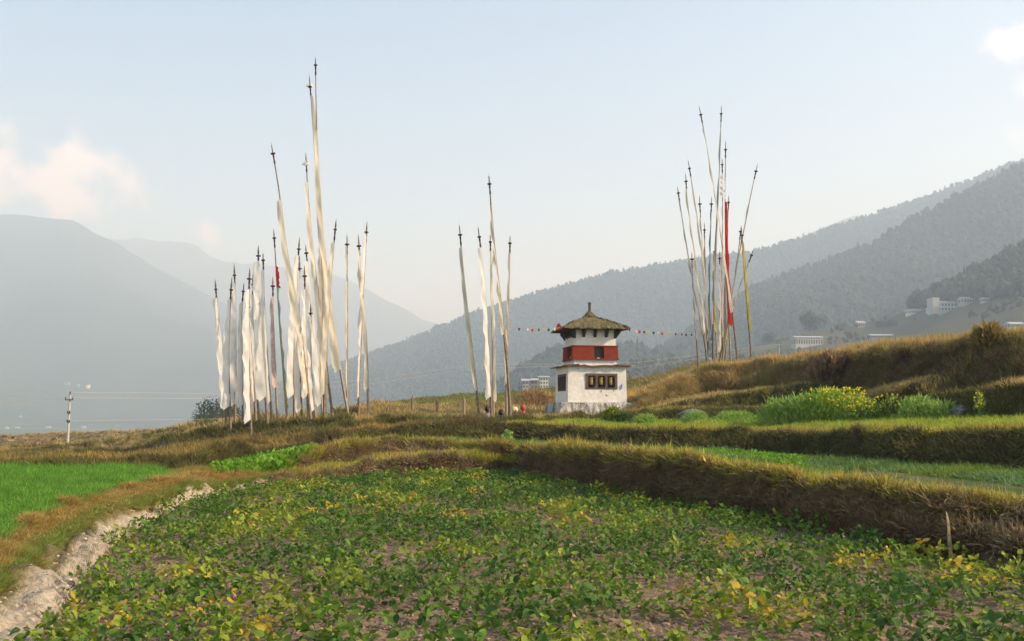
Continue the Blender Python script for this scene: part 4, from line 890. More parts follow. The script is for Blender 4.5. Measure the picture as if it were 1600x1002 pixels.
# one large red cloth pinned near the left eave
mb = MB(); p = P(873, 512, 39.3); mb.add([(-.11, 0, .0), (.13, 0, .0), (.03, .02, .17), (-.04, .02, .16), (.0, -.03, .0)], [(0, 4, 2, 3), (4, 1, 2)])
o = mb.build('red_cloth', PM['r'], None); o.location = p; tag(o, 'triangle of red cloth caught on the string above the left eave', 'cloth')

# ------------------------------------------------------------------ utility poles, wires
M_conc = mat('pale_concrete_pole', (.50, .46, .40), .85, noise=(3, (.3, .28, .25), .5))
M_iron = mat('dark_iron', (.06, .055, .055), .6)
def util_pole(u, vb, vt, y, label, arms):
    b = P(u, vb, y); gz = H(b.x, b.y) if y < 120 else b.z; h = Zv(vt, y) - gz
    fat = 1 if y < 120 else .75
    root = empty('utility_pole', (b.x, b.y, gz), label, 'utility pole')
    k = h / 6.
    mb = MB(); mb.tube([(-.02, 0, -.2), (0, 0, h * .5), (.03, 0, h)], [.17 * k, .13 * k, .10 * k], 8); mb.build('pole', M_conc, root)
    for z, w in arms:
        mb = MB(); mb.box(0.02, -.14 * k, h * z, w * k, .10 * k, .11 * k); mb.build('crossarm', M_iron, root)
        for s in (-.45, .45):
            q = MB(); q.lathe([(.05 * k, 0), (.08 * k, .06 * k), (.05 * k, .12 * k), (.08 * k, .18 * k), (.04 * k, .25 * k)], 8, (s * w * k, -.14 * k, h * z + .05 * k)); q.build('insulator', M_dark, root)
    q = MB(); q.lathe([(.06 * k, -.05 * k), (.10 * k, .1 * k), (.06 * k, .2 * k), (.09 * k, .28 * k), (.03 * k, .42 * k)], 8, (.03, 0, h)); q.build('insulator', M_dark, root)
    return Vector((b.x, b.y, gz + h))
tp1 = util_pole(105.5, 706, 617, 100, 'pale utility pole with short crossarm on the dry grass at the left', [(.90, .95), (.635, .3), (.46, .3)])
tp2 = util_pole(1218, 566, 534, 150, 'small distant utility pole between the mound and the village', [(.92, 1.5), (.75, 1.1)])
def wire(pts, label, rad=.022):
    P_ = [P(*p) for p in pts]; out = []
    for i in range(len(P_) - 1):
        for k in range(8):
            out.append(P_[i].lerp(P_[i + 1], k / 8))
    out.append(P_[-1]); a = out[0]; mb = MB(); mb.tube([q - a for q in out], rad, 4); o = mb.build('power_line', M_conc); o.location = a; tag(o, label, 'power line', 'wires crossing the valley')
wire([(-260, 650, 95), (0, 628, 98), (105, 622, 100), (330, 623, 112), (580, 600, 125), (740, 576, 132), (850, 573, 138), (1000, 566, 144), (1218, 538, 150)], 'upper wire running from the left utility pole behind all the flags')
wire([(-260, 642, 95), (0, 621, 98), (105, 613, 100), (330, 615, 112), (580, 593, 125), (740, 570, 132), (850, 569, 138), (1000, 574, 144), (1218, 541, 150)], 'lower wire crossing behind the flags and shrine', .018)
wire([(-260, 675, 95), (0, 666, 98), (105, 658, 100), (330, 655, 112), (420, 652, 118)], 'lowest wire passing the left utility pole', .016)

# ------------------------------------------------------------------ small wooden posts, stick
for i, (u, v, y, h, lab) in enumerate([(57, 712, 45, .75, 'stout wooden stub in the dry grass nearest the left frame edge'), (145, 706, 62, .6, 'short dark post just right of the left utility pole'), (176, 704, 66, .55, 'short dark post farthest right on the left slope'),
                                       (604, 660, 41, .75, 'weathered fence post left of the others beyond the white flags'), (644, 657, 42, .75, 'thick fence post in orange grass, second of the row'), (683, 656, 43, .7, 'dark fence post in orange grass, third of the row'), (725, 657, 40, .85, 'thin pale fence post beside the small flag group')]):
    p = P(u, v, y); z = H(p.x, p.y); mb = MB(); a = random.uniform(-.06, .06); k = .055 if i != 0 else .09
    mb.tube([(0, 0, -.15), (a * .4, 0, h * .5), (a, .02, h)], [k, k * .95, k * .8], 7); mb.add([(a - k * .5, 0, h), (a + k * .6, 0, h), (a + k * .2, .02, h + .09)], [(0, 1, 2)])
    o = mb.build('fence_post', M_pole if i not in (6,) else M_bam); o.location = (p.x, p.y, z); tag(o, lab, 'fence post', 'old wooden stubs in the dry grass')
p = P(1469, 866, 10.75); zz = H(p.x, p.y - .27)
mb = MB(); mb.tube([(0, 0, 0), (.01, .05, .22), (.035, .13, .42), (.05, .2, .52)], [.022, .02, .014, .006], 7); o = mb.build('stick', mat('peeled_stick', (.42, .30, .16), .7)); o.location = (p.x, p.y - .27, zz); tag(o, 'pale peeled stick leaning upright against the dark bank', 'stick')
for i, (u, v, y, h, lab) in enumerate([(1232, 790, 14.2, .2, 'thin pale straw stalk on the bank left of the stick')]):
    p = P(u, v, y); mb = MB(); mb.tube([(0, 0, 0), (-.03, -.02, h)], [.008, .005], 5); o = mb.build('straw_stalk', M_bam); o.location = (p.x, p.y - .12, p.z); tag(o, lab, 'stalk')

# ------------------------------------------------------------------ people resting behind the bank
M_skin = mat('skin', (.33, .18, .11), .6); M_hair = mat('black_hair', (.012, .01, .01), .5)
def person(u, y, label, garment, head_cover, face, vtop, arm=0.):
    """seated cross-legged; face = heading in degrees (0 looks toward the camera)"""
    b = P(u, 655, y); zg = H(b.x, b.y)
    sk = [((0, 0, .12), .14), ((0, 0, .32), .125), ((0, -.02, .50), .14), ((0, -.02, .59), .06), ((0, -.035, .66), .055), ((0, -.045, .74), .085), ((0, -.035, .81), .07),
          ((.17, -.02, .53), .055), ((.25, -.06, .32), .042), ((.14, -.26, .24 + arm), .032), ((.11, -.31, .24 + arm), .03),
          ((-.17, -.02, .53), .055), ((-.25, -.06, .32), .042), ((-.14, -.26, .22), .032), ((-.11, -.31, .22), .03),
          ((.12, -.05, .10), .09), ((.36, -.30, .11), .065), ((.05, -.38, .06), .045), ((-.04, -.42, .05), .04),
          ((-.12, -.05, .10), .09), ((-.36, -.30, .11), .065), ((-.05, -.34, .05), .045), ((.04, -.40, .05), .04), ((0, -.13, .735), .018)]
    ed = [(0, 1), (1, 2), (2, 3), (3, 4), (4, 5), (5, 6), (2, 7), (7, 8), (8, 9), (9, 10), (2, 11), (11, 12), (12, 13), (13, 14), (0, 15), (15, 16), (16, 17), (17, 18), (0, 19), (19, 20), (20, 21), (21, 22), (5, 23)]
    for hnd, sgn in ((10, 1), (14, -1)):
        hx, hy, hz = sk[hnd][0]
        for q in range(5):
            l = [.045, .07, .078, .07, .055][q]; ox = (q - 2) * .014
            i0 = len(sk); sk.append(((hx + ox, hy - .03, hz), .010)); sk.append(((hx + ox * 1.3, hy - .03 - l * .6, hz - .01), .0085)); sk.append(((hx + ox * 1.4, hy - .03 - l, hz - .03), .007))
            ed += [(hnd, i0), (i0, i0 + 1), (i0 + 1, i0 + 2)]
    me = bpy.data.meshes.new('person'); me.from_pydata([s[0] for s in sk], ed, []); me.materials.append(M_skin)
    o = link(bpy.data.objects.new('person', me)); me.skin_vertices or None
    md = o.modifiers.new('skin', 'SKIN')
    if not me.skin_vertices: me.attributes.new('skin', 'FLOAT', 'POINT')
    for i, s in enumerate(sk):
        d = me.skin_vertices[0].data[i]; d.radius = (s[1], s[1]); d.use_root = (i == 0)
    o.modifiers.new('sub', 'SUBSURF').levels = 1; o.modifiers['sub'].render_levels = 1
    o.location = (b.x, b.y, zg); o.rotation_euler = (0, 0, R(face)); tag(o, label, 'person')
    # garment: draped robe over torso and knees
    mb = MB(); n = 16; prof = [(.42, .30, .02, -.14), (.44, .32, .10, -.14), (.30, .22, .22, -.05), (.21, .165, .36, -.01), (.225, .155, .50, -.02), (.19, .13, .565, -.02), (.08, .075, .61, -.025)]
    V = []; r = random.Random(int(u))
    for (rx, ry, z, oy) in prof:
        for k in range(n):
            a = 6.283 * k / n; f = 1 + .06 * math.sin(k * 3.3 + z * 9); V.append((rx * f * math.cos(a), oy + ry * f * math.sin(a), z))
    mb.add(V, [(i * n + k, i * n + (k + 1) % n, (i + 1) * n + (k + 1) % n, (i + 1) * n + k) for i in range(len(prof) - 1) for k in range(n)])
    for s in (1, -1): mb.tube([(s * .16, -.02, .54), (s * .255, -.06, .33), (s * .15, -.24, .235 + (arm if s > 0 else 0))], [.07, .06, .05], 8)
    mb.build('robe', garment, o, True)
    # hair or scarf
    bm = bmesh.new(); bmesh.ops.create_uvsphere(bm, u_segments=14, v_segments=9, radius=.115)
    for v in bm.verts:
        v.co.y = v.co.y + .02 if v.co.y > -.02 else v.co.y * .45; v.co.z *= 1.05
    mh = bpy.data.meshes.new('hair'); bm.to_mesh(mh); bm.free(); mh.materials.append(head_cover); mh.polygons.foreach_set('use_smooth', np.ones(len(mh.polygons), bool))
    hc = link(bpy.data.objects.new('hair' if head_cover is M_hair else 'headscarf', mh), o); hc.location = (0, -.03, .785)
    for s in (-.03, .03):
        eb = MB(); eb.lathe([(.002, -.006), (.008, 0), (.002, .006)], 6, (s, -.125, .765)); eb.build('eye', M_hair, o)
    return o
M_shawl = mat('grey_blue_check_shawl', (.16, .17, .20), .9, noise=(9, (.34, .36, .42), .7)); M_maroon = mat('dark_maroon_cloth', (.09, .03, .028), .9); M_scarf = mat('pale_gold_scarf', (.70, .56, .36), .85)
M_rustc = mat('rust_red_cloth', (.42, .09, .05), .9)
person(761.5, 36.8, 'person in grey-blue patterned shawl bending by the flag pole', M_shawl, M_hair, 60, 635)
person(783, 37.6, 'dark-haired person in dark maroon sitting behind the low bush', M_maroon, M_hair, 70, 640)
person(804.5, 37.4, 'person in pale gold headscarf and maroon top sitting right of the thick pole', M_maroon, M_scarf, 30, 640)
person(817, 38.4, 'person wrapped in rust red cloth sitting nearest the shrine', M_rustc, M_rustc, 140, 643)

# ------------------------------------------------------------------ bushes and flowering plants
def bush_mesh(name, n, w, h, leaf, m, seed, feather=False):
    r = random.Random(seed); V = []; Fc = []
    for _ in range(n):
        a = r.uniform(0, 6.283); rr = r.random() ** .5; z = r.random() ** .8
        env = math.sqrt(max(0.05, 1 - (z * .92) ** 2)); x, y, z = w * rr * env * math.cos(a), w * rr * env * math.sin(a), h * z * (.85 + .25 * r.random())
        l = leaf * r.uniform(.5, 1.3); d = Vector((x * .8 / w + r.gauss(0, .35), y * .8 / w + r.gauss(0, .35), (.9 if feather else .3) + r.gauss(0, .3))).normalized() * l
        s = Vector((r.gauss(0, 1), r.gauss(0, 1), r.gauss(0, .5))).cross(d).normalized() * l * (.12 if feather else .4); p = Vector((x, y, z)); b = len(V)
        V += [p, p + d * .5 + s, p + d, p + d * .5 - s]; Fc.append((b, b + 1, b + 2, b + 3))
    me = bpy.data.meshes.new(name); me.from_pydata([tuple(v) for v in V], [], Fc); me.materials.append(m); me.update(); return me
def leafmat(n_, c, c2, t=.35): return mat(n_, c, .55, transl=t, spec=.3, noise=(5, c2, .8))
M_feather = leafmat('feathery_green', (.26, .40, .08), (.36, .48, .10), .48); M_bush = leafmat('bush_green', (.07, .13, .035), (.18, .22, .05)); M_yflow = mat('mustard_flower', (.85, .72, .03), .7, transl=.3)
M_mustl = leafmat('mustard_leaf', (.24, .38, .07), (.32, .44, .08), .48); M_darkb = leafmat('dark_bush', (.045, .075, .02), (.08, .10, .03))
def shrub(name, u, v, y, w, h, n, leaf, m, label, cat, feather=True, flowers=0, stems=6, seed=0, group=None, z=None):
    p = P(u, v, y); gz = H(p.x, p.y) if z is None else z; root = empty(name, (p.x, p.y, gz), label, cat, group)
    o = link(bpy.data.objects.new('foliage', bush_mesh('foliage', n, w, h, leaf, m, seed, feather)), root)
    r = random.Random(seed); st = MB()
    for k in range(stems):
        a = r.uniform(0, 6.28); d = w * r.uniform(.2, .8); hh = h * r.uniform(.7, 1.1); st.tube([(d * .2 * math.cos(a), d * .2 * math.sin(a), -.05), (d * .6 * math.cos(a), d * .6 * math.sin(a), hh * .5), (d * math.cos(a), d * math.sin(a), hh)], [.012, .009, .005], 4)
    st.build('stem', M_mustl, root)
    if flowers:
        fl = MB()
        for k in range(flowers):
            a = r.uniform(0, 6.28); d = w * r.random() ** .6; z_ = h * r.uniform(.55, 1.15); c = Vector((d * math.cos(a), d * math.sin(a), z_)); s = r.uniform(.018, .036)
            fl.add([c + Vector(q) * s for q in ((1, 0, 0), (0, 1, 0), (-1, 0, 0), (0, -1, 0), (0, 0, 1), (0, 0, -1))], [(0, 1, 4), (1, 2, 4), (2, 3, 4), (3, 0, 4), (1, 0, 5), (2, 1, 5), (3, 2, 5), (0, 3, 5)])
        fo = fl.build('flowers', M_yflow, root); fo['kind'] = 'stuff'
    return root
shrub('feathery_shrub', 1222, 655, 27.5, .65, .66, 900, .20, M_feather, 'blue-green feathery shrub left of the yellow mustard, in front of the brown bank', 'shrub', flowers=8, seed=1)
shrub('feathery_shrub', 1258, 655, 27.0, .8, .72, 1000, .20, M_feather, 'tall feathery green shrub in the middle of the mustard row', 'shrub', flowers=6, seed=2)
shrub('feathery_shrub', 1292, 655, 26.6, .65, .88, 1100, .16, leafmat('bright_green', (.30, .46, .05), (.42, .54, .07), .48), 'brightest and tallest green shrub where the yellow flowers begin', 'shrub', flowers=50, seed=3)
shrub('mustard_plant', 1318, 655, 26.3, .6, .85, 600, .13, M_mustl, 'mustard plant densest with yellow flowers', 'mustard plant', flowers=190, seed=4)
shrub('mustard_plant', 1345, 656, 26.0, .6, .60, 700, .12, M_mustl, 'low mustard plant with scattered yellow flowers right of the densest one', 'mustard plant', flowers=130, seed=5)
shrub('mustard_plant', 1372, 656, 25.8, .45, .45, 240, .10, M_mustl, 'sparse mustard plant with few flowers against the dark bank', 'mustard plant', flowers=34, seed=6)
shrub('mustard_plant', 1396, 656, 25.4, .35, .55, 220, .10, M_mustl, 'tall thin mustard sprigs just left of the right-hand feathery shrub', 'mustard plant', flowers=30, seed=7)
shrub('feathery_shrub', 1435, 656, 24.2, .55, .54, 600, .17, M_feather, 'rounded feathery shrub at the right end of the mustard row', 'shrub', flowers=3, seed=8)
shrub('feathery_shrub', 1470, 657, 23.6, .5, .42, 600, .15, M_feather, 'low feathery shrub farthest right in the row', 'shrub', seed=18)
shrub('mustard_plant', 1532, 657, 22.0, .12, .62, 110, .09, M_mustl, 'lone mustard sprig against the dark bank at the right', 'mustard plant', flowers=26, seed=9)
shrub('feathery_shrub', 1150, 657, 29.0, .7, .34, 1200, .12, M_feather, 'low feathery shrub beside the grey boulder left of the mustard row', 'shrub', seed=10)
shrub('leafy_bush', 958, 664, 31.5, .34, .5, 1000, .09, leafmat('yellow_green_bush', (.20, .27, .03), (.38, .34, .05)), 'yellow-green leafy bush right in front of the shrine plinth', 'bush', feather=False, flowers=20, seed=11)
shrub('leafy_bush', 975, 664, 31.2, .35, .35, 600, .09, M_bush, 'small low bush right of the bush before the shrine', 'bush', feather=False, seed=12)
shrub('feathery_shrub', 1010, 666, 30.5, .4, .30, 900, .11, M_feather, 'tuft of long green shoots on the terrace right of the shrine', 'shrub', seed=13)
shrub('feathery_shrub', 1088, 664, 29.8, .45, .34, 900, .11, M_feather, 'pale green shoots in front of the grey boulder', 'shrub', seed=14)
shrub('leafy_bush', 783, 657, 34.8, .36, .2, 900, .07, M_darkb, 'dark green low bush in front of the seated people', 'bush', feather=False, seed=15)
shrub('cabbage_plant', 793, 697, 27.2, .13, .38, 90, .12, M_mustl, 'small bolted plant with white flowers on the terrace edge below the people', 'plant', feather=False, stems=3, seed=16)
shrub('dry_bush', 1300, 620, 33.5, .7, .8, 1500, .36, mat('dry_stalks', (.30, .19, .09), .8, transl=.3, noise=(4, (.18, .11, .05), .8)), 'clump of long dry stalks hanging on the bank above the mustard', 'dry bush', stems=10, seed=20)
shrub('dry_bush', 1545, 562, 26.0, .4, .5, 900, .24, mat('olive_stalks', (.30, .23, .06), .8, transl=.3, noise=(4, (.3, .2, .07), .8)), 'olive tussock of long grass on the high bank crest at the right', 'tussock', stems=8, seed=21)
shrub('dry_bush', 870, 630, 50, 1.1, .9, 600, .3, mat('orange_stalks', (.42, .25, .11), .8, transl=.3, noise=(4, (.5, .33, .16), .8)), 'orange dry thicket behind the left corner of the shrine', 'dry bush', stems=6, seed=22, z=Zv(648, 50))
shrub('dry_bush', 832, 640, 48, 1.0, .95, 600, .3, bpy.data.materials['orange_stalks'], 'orange dry thicket behind the seated people', 'dry bush', stems=6, seed=23, z=Zv(647, 48))
# bolted white flowered plants in the leafy patch are part of it; the leaf patch itself:
def leaf_patch():
    me = bush_mesh('leafrosette', 16, .12, .13, .13, M_leafi, 3); me2 = bush_mesh('leafrosette', 14, .10, .16, .12, M_leafi, 5)
    col = src_collection('leaf_rosette', [me, me2])
    x, y, z, u, t, r = seg_pts(4, 5200, 335, 490, 'inv', 0.0, 1.0, None, 7); k = (u > 335 + 40 * r.random(len(u))) & (u < 492 - 25 * r.random(len(u)))
    x, y, z = x[k], y[k], z[k]; n = len(x)
    X = np.stack([x, y, z], -1); T = tints(r, n, [(.10, .25, .015), (.18, .34, .025), (.13, .28, .03)], x, y, .2)
    x2, y2, z2_, u2, t2, r2 = seg_pts(4, 900, 1100, 1255, 'inv', .5, .9, None, 8); X = np.concatenate([X, np.stack([x2, y2, z2_], -1)]); T = np.concatenate([T, tints(r2, 900, [(.13, .30, .015), (.20, .38, .02)], x2, y2, .2)])
    n = len(X); r = np.random.default_rng(3); s = r.uniform(.6, 1.3, n); s[-900:] *= .5
    scatter('leafy_greens', X, np.stack([r.normal(0, .15, n), r.normal(0, .15, n), r.uniform(0, 6.28, n)], -1), np.stack([s, s, s], -1), r.integers(0, 2, n), T, col, 'patch of bright leafy greens left of centre below the white flags', 'greens')
leaf_patch()
# boulders
M_rock = mat('grey_rock', (.15, .14, .12), .9, noise=[(4, (.10, .095, .08), .8), (15, (.3, .29, .25), .5)], bump=(12, .8, .04))
def rock(u, v, y, s, label, seed, grp=None):
    bm = bmesh.new(); bmesh.ops.create_icosphere(bm, subdivisions=3, radius=1); r = random.Random(seed); q = [r.uniform(0, 9) for _ in range(3)]
    for vt in bm.verts:
        c = vt.co; f = 1 + .35 * float(fbm(c.x * 1.3 + q[0], c.y * 1.3 + c.z * 1.7 + q[1], 3, seed)); vt.co = c * f; vt.co.x *= s[0]; vt.co.y *= s[1]; vt.co.z *= s[2]
    me = bpy.data.meshes.new('boulder'); bm.to_mesh(me); bm.free(); me.materials.append(M_rock)
    p = P(u, v, y); o = link(bpy.data.objects.new('boulder', me)); o.location = p; tag(o, label, 'boulder', grp)
rock(1082, 656, 31.8, (.5, .35, .32), 'pale grey boulder half sunk in the bank right of the shrine', 1); rock(1440, 656, 24.9, (.24, .2, .17), 'grey rock at the foot of the dark bank by the right shrub', 2)
rock(1505, 650, 23.2, (.3, .2, .22), 'grey rock just left of the lone mustard sprig', 3); rock(1590, 642, 22.3, (.4, .25, .3), 'large shadowed rock in the bank at the right frame edge', 4)
rock(1035, 622, 40.5, (.5, .3, .16), 'flat pale stone in dry grass right of the shrine', 5)

# ------------------------------------------------------------------ the crop: individuals in front, the rest as one mass
def leaf_me(name, m, seed, L=.085, Wd=.032):
    r = random.Random(seed); V = [(0, 0, 0)]; prof = [(.18, .62), (.42, 1.0), (.70, .78), (.9, .38)]; cu = r.uniform(-.25, .45); fold = r.uniform(.1, .4)
    for t, w in prof:
        z = -cu * L * t * t
        V += [(-Wd * w, L * t, z + fold * Wd * w), (0, L * t, z), (Wd * w, L * t, z + fold * Wd * w)]
    V.append((0, L * 1.04, -cu * L * 1.1)); Fc = [(0, 2, 1), (0, 3, 2)]
    for i in range(3):
        b = 1 + 3 * i; Fc += [(b, b + 1, b + 4, b + 3), (b + 1, b + 2, b + 5, b + 4)]
    Fc += [(10, 11, 13), (11, 12, 13)]
    me = bpy.data.meshes.new(name); me.from_pydata(V, [], Fc); me.materials.append(m); me.polygons.foreach_set('use_smooth', np.ones(len(me.polygons), bool)); me.update(); return me
leafs = [leaf_me('leaf', M_leaf, s, L=.044 + .009 * (s % 3), Wd=.014 + .004 * (s % 3)) for s in range(6)]
def crop_layout(seed, nst):
    """matrices of the leaves and the stem paths of one plant"""
    r = random.Random(seed); leaves = []; stems = []
    for k in range(nst):
        a = 6.283 * k / nst + r.uniform(-.5, .5); q_ = r.random() ** .6; ln = .155 * q_ + .01; up = .045 + .13 * (1 - q_ ** 2) * r.uniform(.7, 1.2)
        tip = Vector((math.cos(a) * ln, math.sin(a) * ln, up)); mid = Vector((math.cos(a) * ln * .4, math.sin(a) * ln * .4, up * .75)); stems.append([(0, 0, -.02), mid, tip])
        for q, da in enumerate((0, 1.15, -1.15)):
            yaw_ = a + da - math.pi / 2 + r.uniform(-.25, .25)
            m_ = Matrix.Translation(tip) @ Matrix.Rotation(yaw_, 4, 'Z') @ Matrix.Rotation(r.uniform(-.9, .9), 4, 'X') @ Matrix.Rotation(r.uniform(-.9, .9), 4, 'Y') @ Matrix.Scale(r.uniform(.5, 1.3) * (1 if q == 0 else .85), 4)
            leaves.append((m_, r.randrange(6)))
    return leaves, stems
layouts = [crop_layout(s, 11 + s % 4) for s in range(7)]
stem_me = []
for lv_, st_ in layouts:
    mb = MB()
    for s in st_: mb.tube(s, [.0045, .0035, .0025], 4, False)
    stem_me.append(mb.mesh('crop_plant', M_stem))
def merged_plant(i, m):
    V, Fc = [], []
    for (mt, k) in layouts[i][0]:
        b = len(V); V += [tuple(mt @ v.co) for v in leafs[k].vertices]; Fc += [tuple(q + b for q in p.vertices) for p in leafs[k].polygons]
    me = bpy.data.meshes.new('crop_foliage'); me.from_pydata(V, [], Fc); me.materials.append(m); me.polygons.foreach_set('use_smooth', np.ones(len(me.polygons), bool)); me.update(); return me
merged_obj = [merged_plant(i, M_leaf) for i in range(7)]; merged_inst = src_collection('crop_mass', [merged_plant(i, M_leafi) for i in range(7)])
rc = np.random.default_rng(21)
cand = []
yy = 5.2
xs = []
grid = []
cell = .222
for iy in range(int((26 - 5.0) / cell)):
    for ix in range(-120, 121):
        x = (ix + .5 * (iy % 2) + rc.uniform(-.42, .42)) * cell; y = 5.0 + (iy + rc.uniform(-.42, .42)) * cell
        u = 800 + x / y * FY0
        if u < -180 or u > 1800: continue
        grid.append((x, y, u))
grid = np.array(grid); ymax = np.interp(grid[:, 2], U, KY[1])
cov = (fbm(grid[:, 0] * 2.4, grid[:, 1] * 2.0, 2, 301) + 1) / 2; edge = np.clip((ymax - grid[:, 1]) / .4, 0, 1)
keep = (grid[:, 1] < ymax - .02) & (rc.random(len(grid)) < np.clip((cov - .40) * 3.2 + .60 + .10 * np.clip((grid[:, 1] - 11) / 8, 0, 1), .05, .92) * (.35 + .65 * edge))
g = grid[keep]; zz = height(g[:, 0], g[:, 1])
hue = (fbm(g[:, 0] * 1.2, g[:, 1] * 1.2, 3, 307) + 1) / 2 + rc.normal(0, .13, len(g))
order = np.argsort(g[:, 1]); first = [i for i in order if -120 < g[i, 2] < 1720][:300]; fs = set(first)
def crop_colour(h, r):
    if h > .84: c = np.array((.52, .40, .04)); k = 'yellow'
    elif h > .62: c = np.array((.25, .31, .03)); k = 'lime'
    elif h > .36: c = np.array((.115, .205, .022)); k = 'green'
    else: c = np.array((.065, .14, .02)); k = 'dark'
    return c * r.uniform(.8, 1.25), k
desc = {'yellow': 'low crop plant with yellowed leaves on the brown clod soil', 'lime': 'low crop plant turning lime green on the brown clod soil', 'green': 'low leafy green crop plant on the brown clod soil', 'dark': 'low crop plant with dark green leaves on the brown clod soil'}
for q, i in enumerate(first):
    r = random.Random(int(i)); lay = r.randrange(7); base, kind_ = crop_colour(hue[i], r); s = r.uniform(.85, 1.35) * (1.15 if kind_ == 'dark' else 1)
    M0 = Matrix.Translation((g[i, 0], g[i, 1], zz[i])) @ Matrix.Rotation(r.uniform(0, 6.28), 4, 'Z') @ Matrix.Scale(s, 4)
    if q < 80:
        root = bpy.data.objects.new('crop_plant', stem_me[lay]); root.matrix_world = M0; C.objects.link(root)
        for (mt, k) in layouts[lay][0]:
            lf = bpy.data.objects.new('leaf', leafs[k]); lf.parent = root; lf.matrix_basis = mt; c = base * r.uniform(.65, 1.5) * np.array((r.uniform(.8, 1.5), 1, .9))
            if r.random() < .13: c = np.array((.40, .33, .05)) * r.uniform(.7, 1.1)
            lf.color = (*np.clip(c, 0, 1), 1); C.objects.link(lf)
    else:
        root = bpy.data.objects.new('crop_plant', merged_obj[lay]); root.matrix_world = M0; root.color = (*np.clip(base, 0, 1), 1); C.objects.link(root)
    tag(root, desc[kind_], 'crop plant', 'crop plants of the foreground field: ' + kind_)
rest = np.array([i for i in range(len(g)) if i not in fs]); n = len(rest)
cc = np.array([crop_colour(hue[i], random.Random(int(i)))[0] for i in rest]); sz = rc.uniform(.8, 1.3, n)
scatter('crop_foliage', np.c_[g[rest, 0], g[rest, 1], zz[rest]], np.stack([rc.normal(0, .1, n), rc.normal(0, .1, n), rc.uniform(0, 6.28, n)], -1), np.stack([sz] * 3, -1), rc.integers(0, 7, n), cc, merged_inst, 'low green and yellow crop plants covering the rest of the field', 'crop')
# clods
def clod(seed):
    bm = bmesh.new(); bmesh.ops.create_icosphere(bm, subdivisions=1, radius=1); r = random.Random(seed)
    for v in bm.verts: v.co *= r.uniform(.7, 1.25); v.co.z *= .65
    me = bpy.data.meshes.new('clod'); bm.to_mesh(me); bm.free(); me.materials.append(M_clod); return me
clods = src_collection('clod_kind', [clod(i) for i in range(4)])
x, y, z, u, t, r = seg_pts(0, 26000, -180, 1780, 'inv', .72, 1, None, 3); k = y > 5; x, y, z = x[k], y[k], z[k]; n = len(x); sz = .008 + .028 * r.random(n) ** 3
x2, y2, z2_, u2, t2, r2 = seg_pts(1, 1000, -180, 420, 'lin', 0, .8, None, 4); s2 = .006 + .02 * r2.random(1000) ** 3
scatter('soil_clods', np.concatenate([np.stack([x, y, z], -1), np.stack([x2, y2, z2_], -1)]), np.c_[np.zeros((n + 1000, 2)), np.random.default_rng(1).uniform(0, 6, n + 1000)], np.repeat(np.concatenate([sz, s2])[:, None], 3, 1), np.random.default_rng(2).integers(0, 4, n + 1000),
        np.concatenate([tints(r, n, [SOIL, SOIL * 1.35, SOIL * .9]), tints(r2, 1000, [DIRT * .9, DIRT])]), clods, 'brown clods of dry soil between the crop plants', 'soil')

# ------------------------------------------------------------------ trees that can be told apart
M_tr = mat('tree_leaves', (.04, .055, .025), .8, transl=.2, noise=(.3, (.07, .08, .035), .8)); M_trunk = mat('tree_trunk', (.08, .06, .045), .9)
def tree(u, v, y, h, w, label, seed, conifer=False, z=None):
    p = P(u, v, y) if z is None else Vector((P(u, v, y).x, y, z)); root = empty('pine_tree' if conifer else 'broadleaf_tree', p, label, 'tree', 'trees standing out on the village slope')
    mb = MB(); mb.tube([(0, 0, -1), (.1, 0, h * .4), (0, 0, h * .9)], [h * .03, h * .02, h * .005], 6); mb.build('trunk', M_trunk, root)
    r = random.Random(seed); V, Fc = [], []
    lobes = [(r.uniform(-.45, .45) * w, r.uniform(-.45, .45) * w, h * r.uniform(.4, .85), w * r.uniform(.3, .5)) for _ in range(9)]
    for _ in range(1500):
        if conifer:
            q = r.random() ** .7; z_ = h * (1 - q * .88); rad = w * .5 * q * (.75 + .25 * math.sin(z_ / h * 40)) * r.random() ** .4; a = r.uniform(0, 6.28); c = Vector((rad * math.cos(a), rad * math.sin(a), z_))
        else:
            L_ = r.choice(lobes); d = Vector((r.gauss(0, 1), r.gauss(0, 1), r.gauss(0, .9))).normalized() * L_[3] * r.random() ** .3; c = Vector(L_[:3]) + d
        s = h * r.uniform(.018, .045); a = Vector((r.gauss(0, 1), r.gauss(0, 1), r.gauss(0, 1))).normalized() * s; b_ = a.cross(Vector((r.gauss(0, 1), r.gauss(0, 1), r.gauss(0, 1)))).normalized() * s; k = len(V)
        V += [c - a, c + b_, c + a, c - b_]; Fc.append((k, k + 1, k + 2, k + 3))
    me = bpy.data.meshes.new('crown'); me.from_pydata([tuple(q) for q in V], [], Fc); me.materials.append(M_tr); link(bpy.data.objects.new('crown', me), root)
q = on_hill(hE, 1258, 524); tree(1258, 0, q.y, 17, 14, 'round broadleaf tree rising behind the long white building', 1, z=q.z)
for k, (u, h_, w_, lab) in enumerate([(1428, 9, 4.5, 'small conifer left of the big pale building'), (1438, 12, 5, 'dark conifer, second left of the big pale building'), (1449, 13, 5, 'tallest conifer beside the big pale building'), (1459, 9, 4.5, 'conifer touching the big pale building')]):
    q = on_hill(hE, u, 486 - (u - 1428) * .2); tree(u, 0, q.y + 4, h_, w_, lab, 10 + k, True, z=q.z)
for k, (u, h_, lab) in enumerate([(1325, 5, 'small tree left of the little white house'), (1360, 6, 'small tree just right of the little white house'), (1374, 6, 'bushy tree on the slope right of the little white house'), (1302, 5, 'low tree between long building and little white house'), (1188, 8, 'tree in the haze left of the distant utility pole')]):
    q = on_hill(hE, u, 515 if u > 1200 else 540); tree(u, 0, q.y, h_, h_ * 1.1, lab, 30 + k, z=q.z)
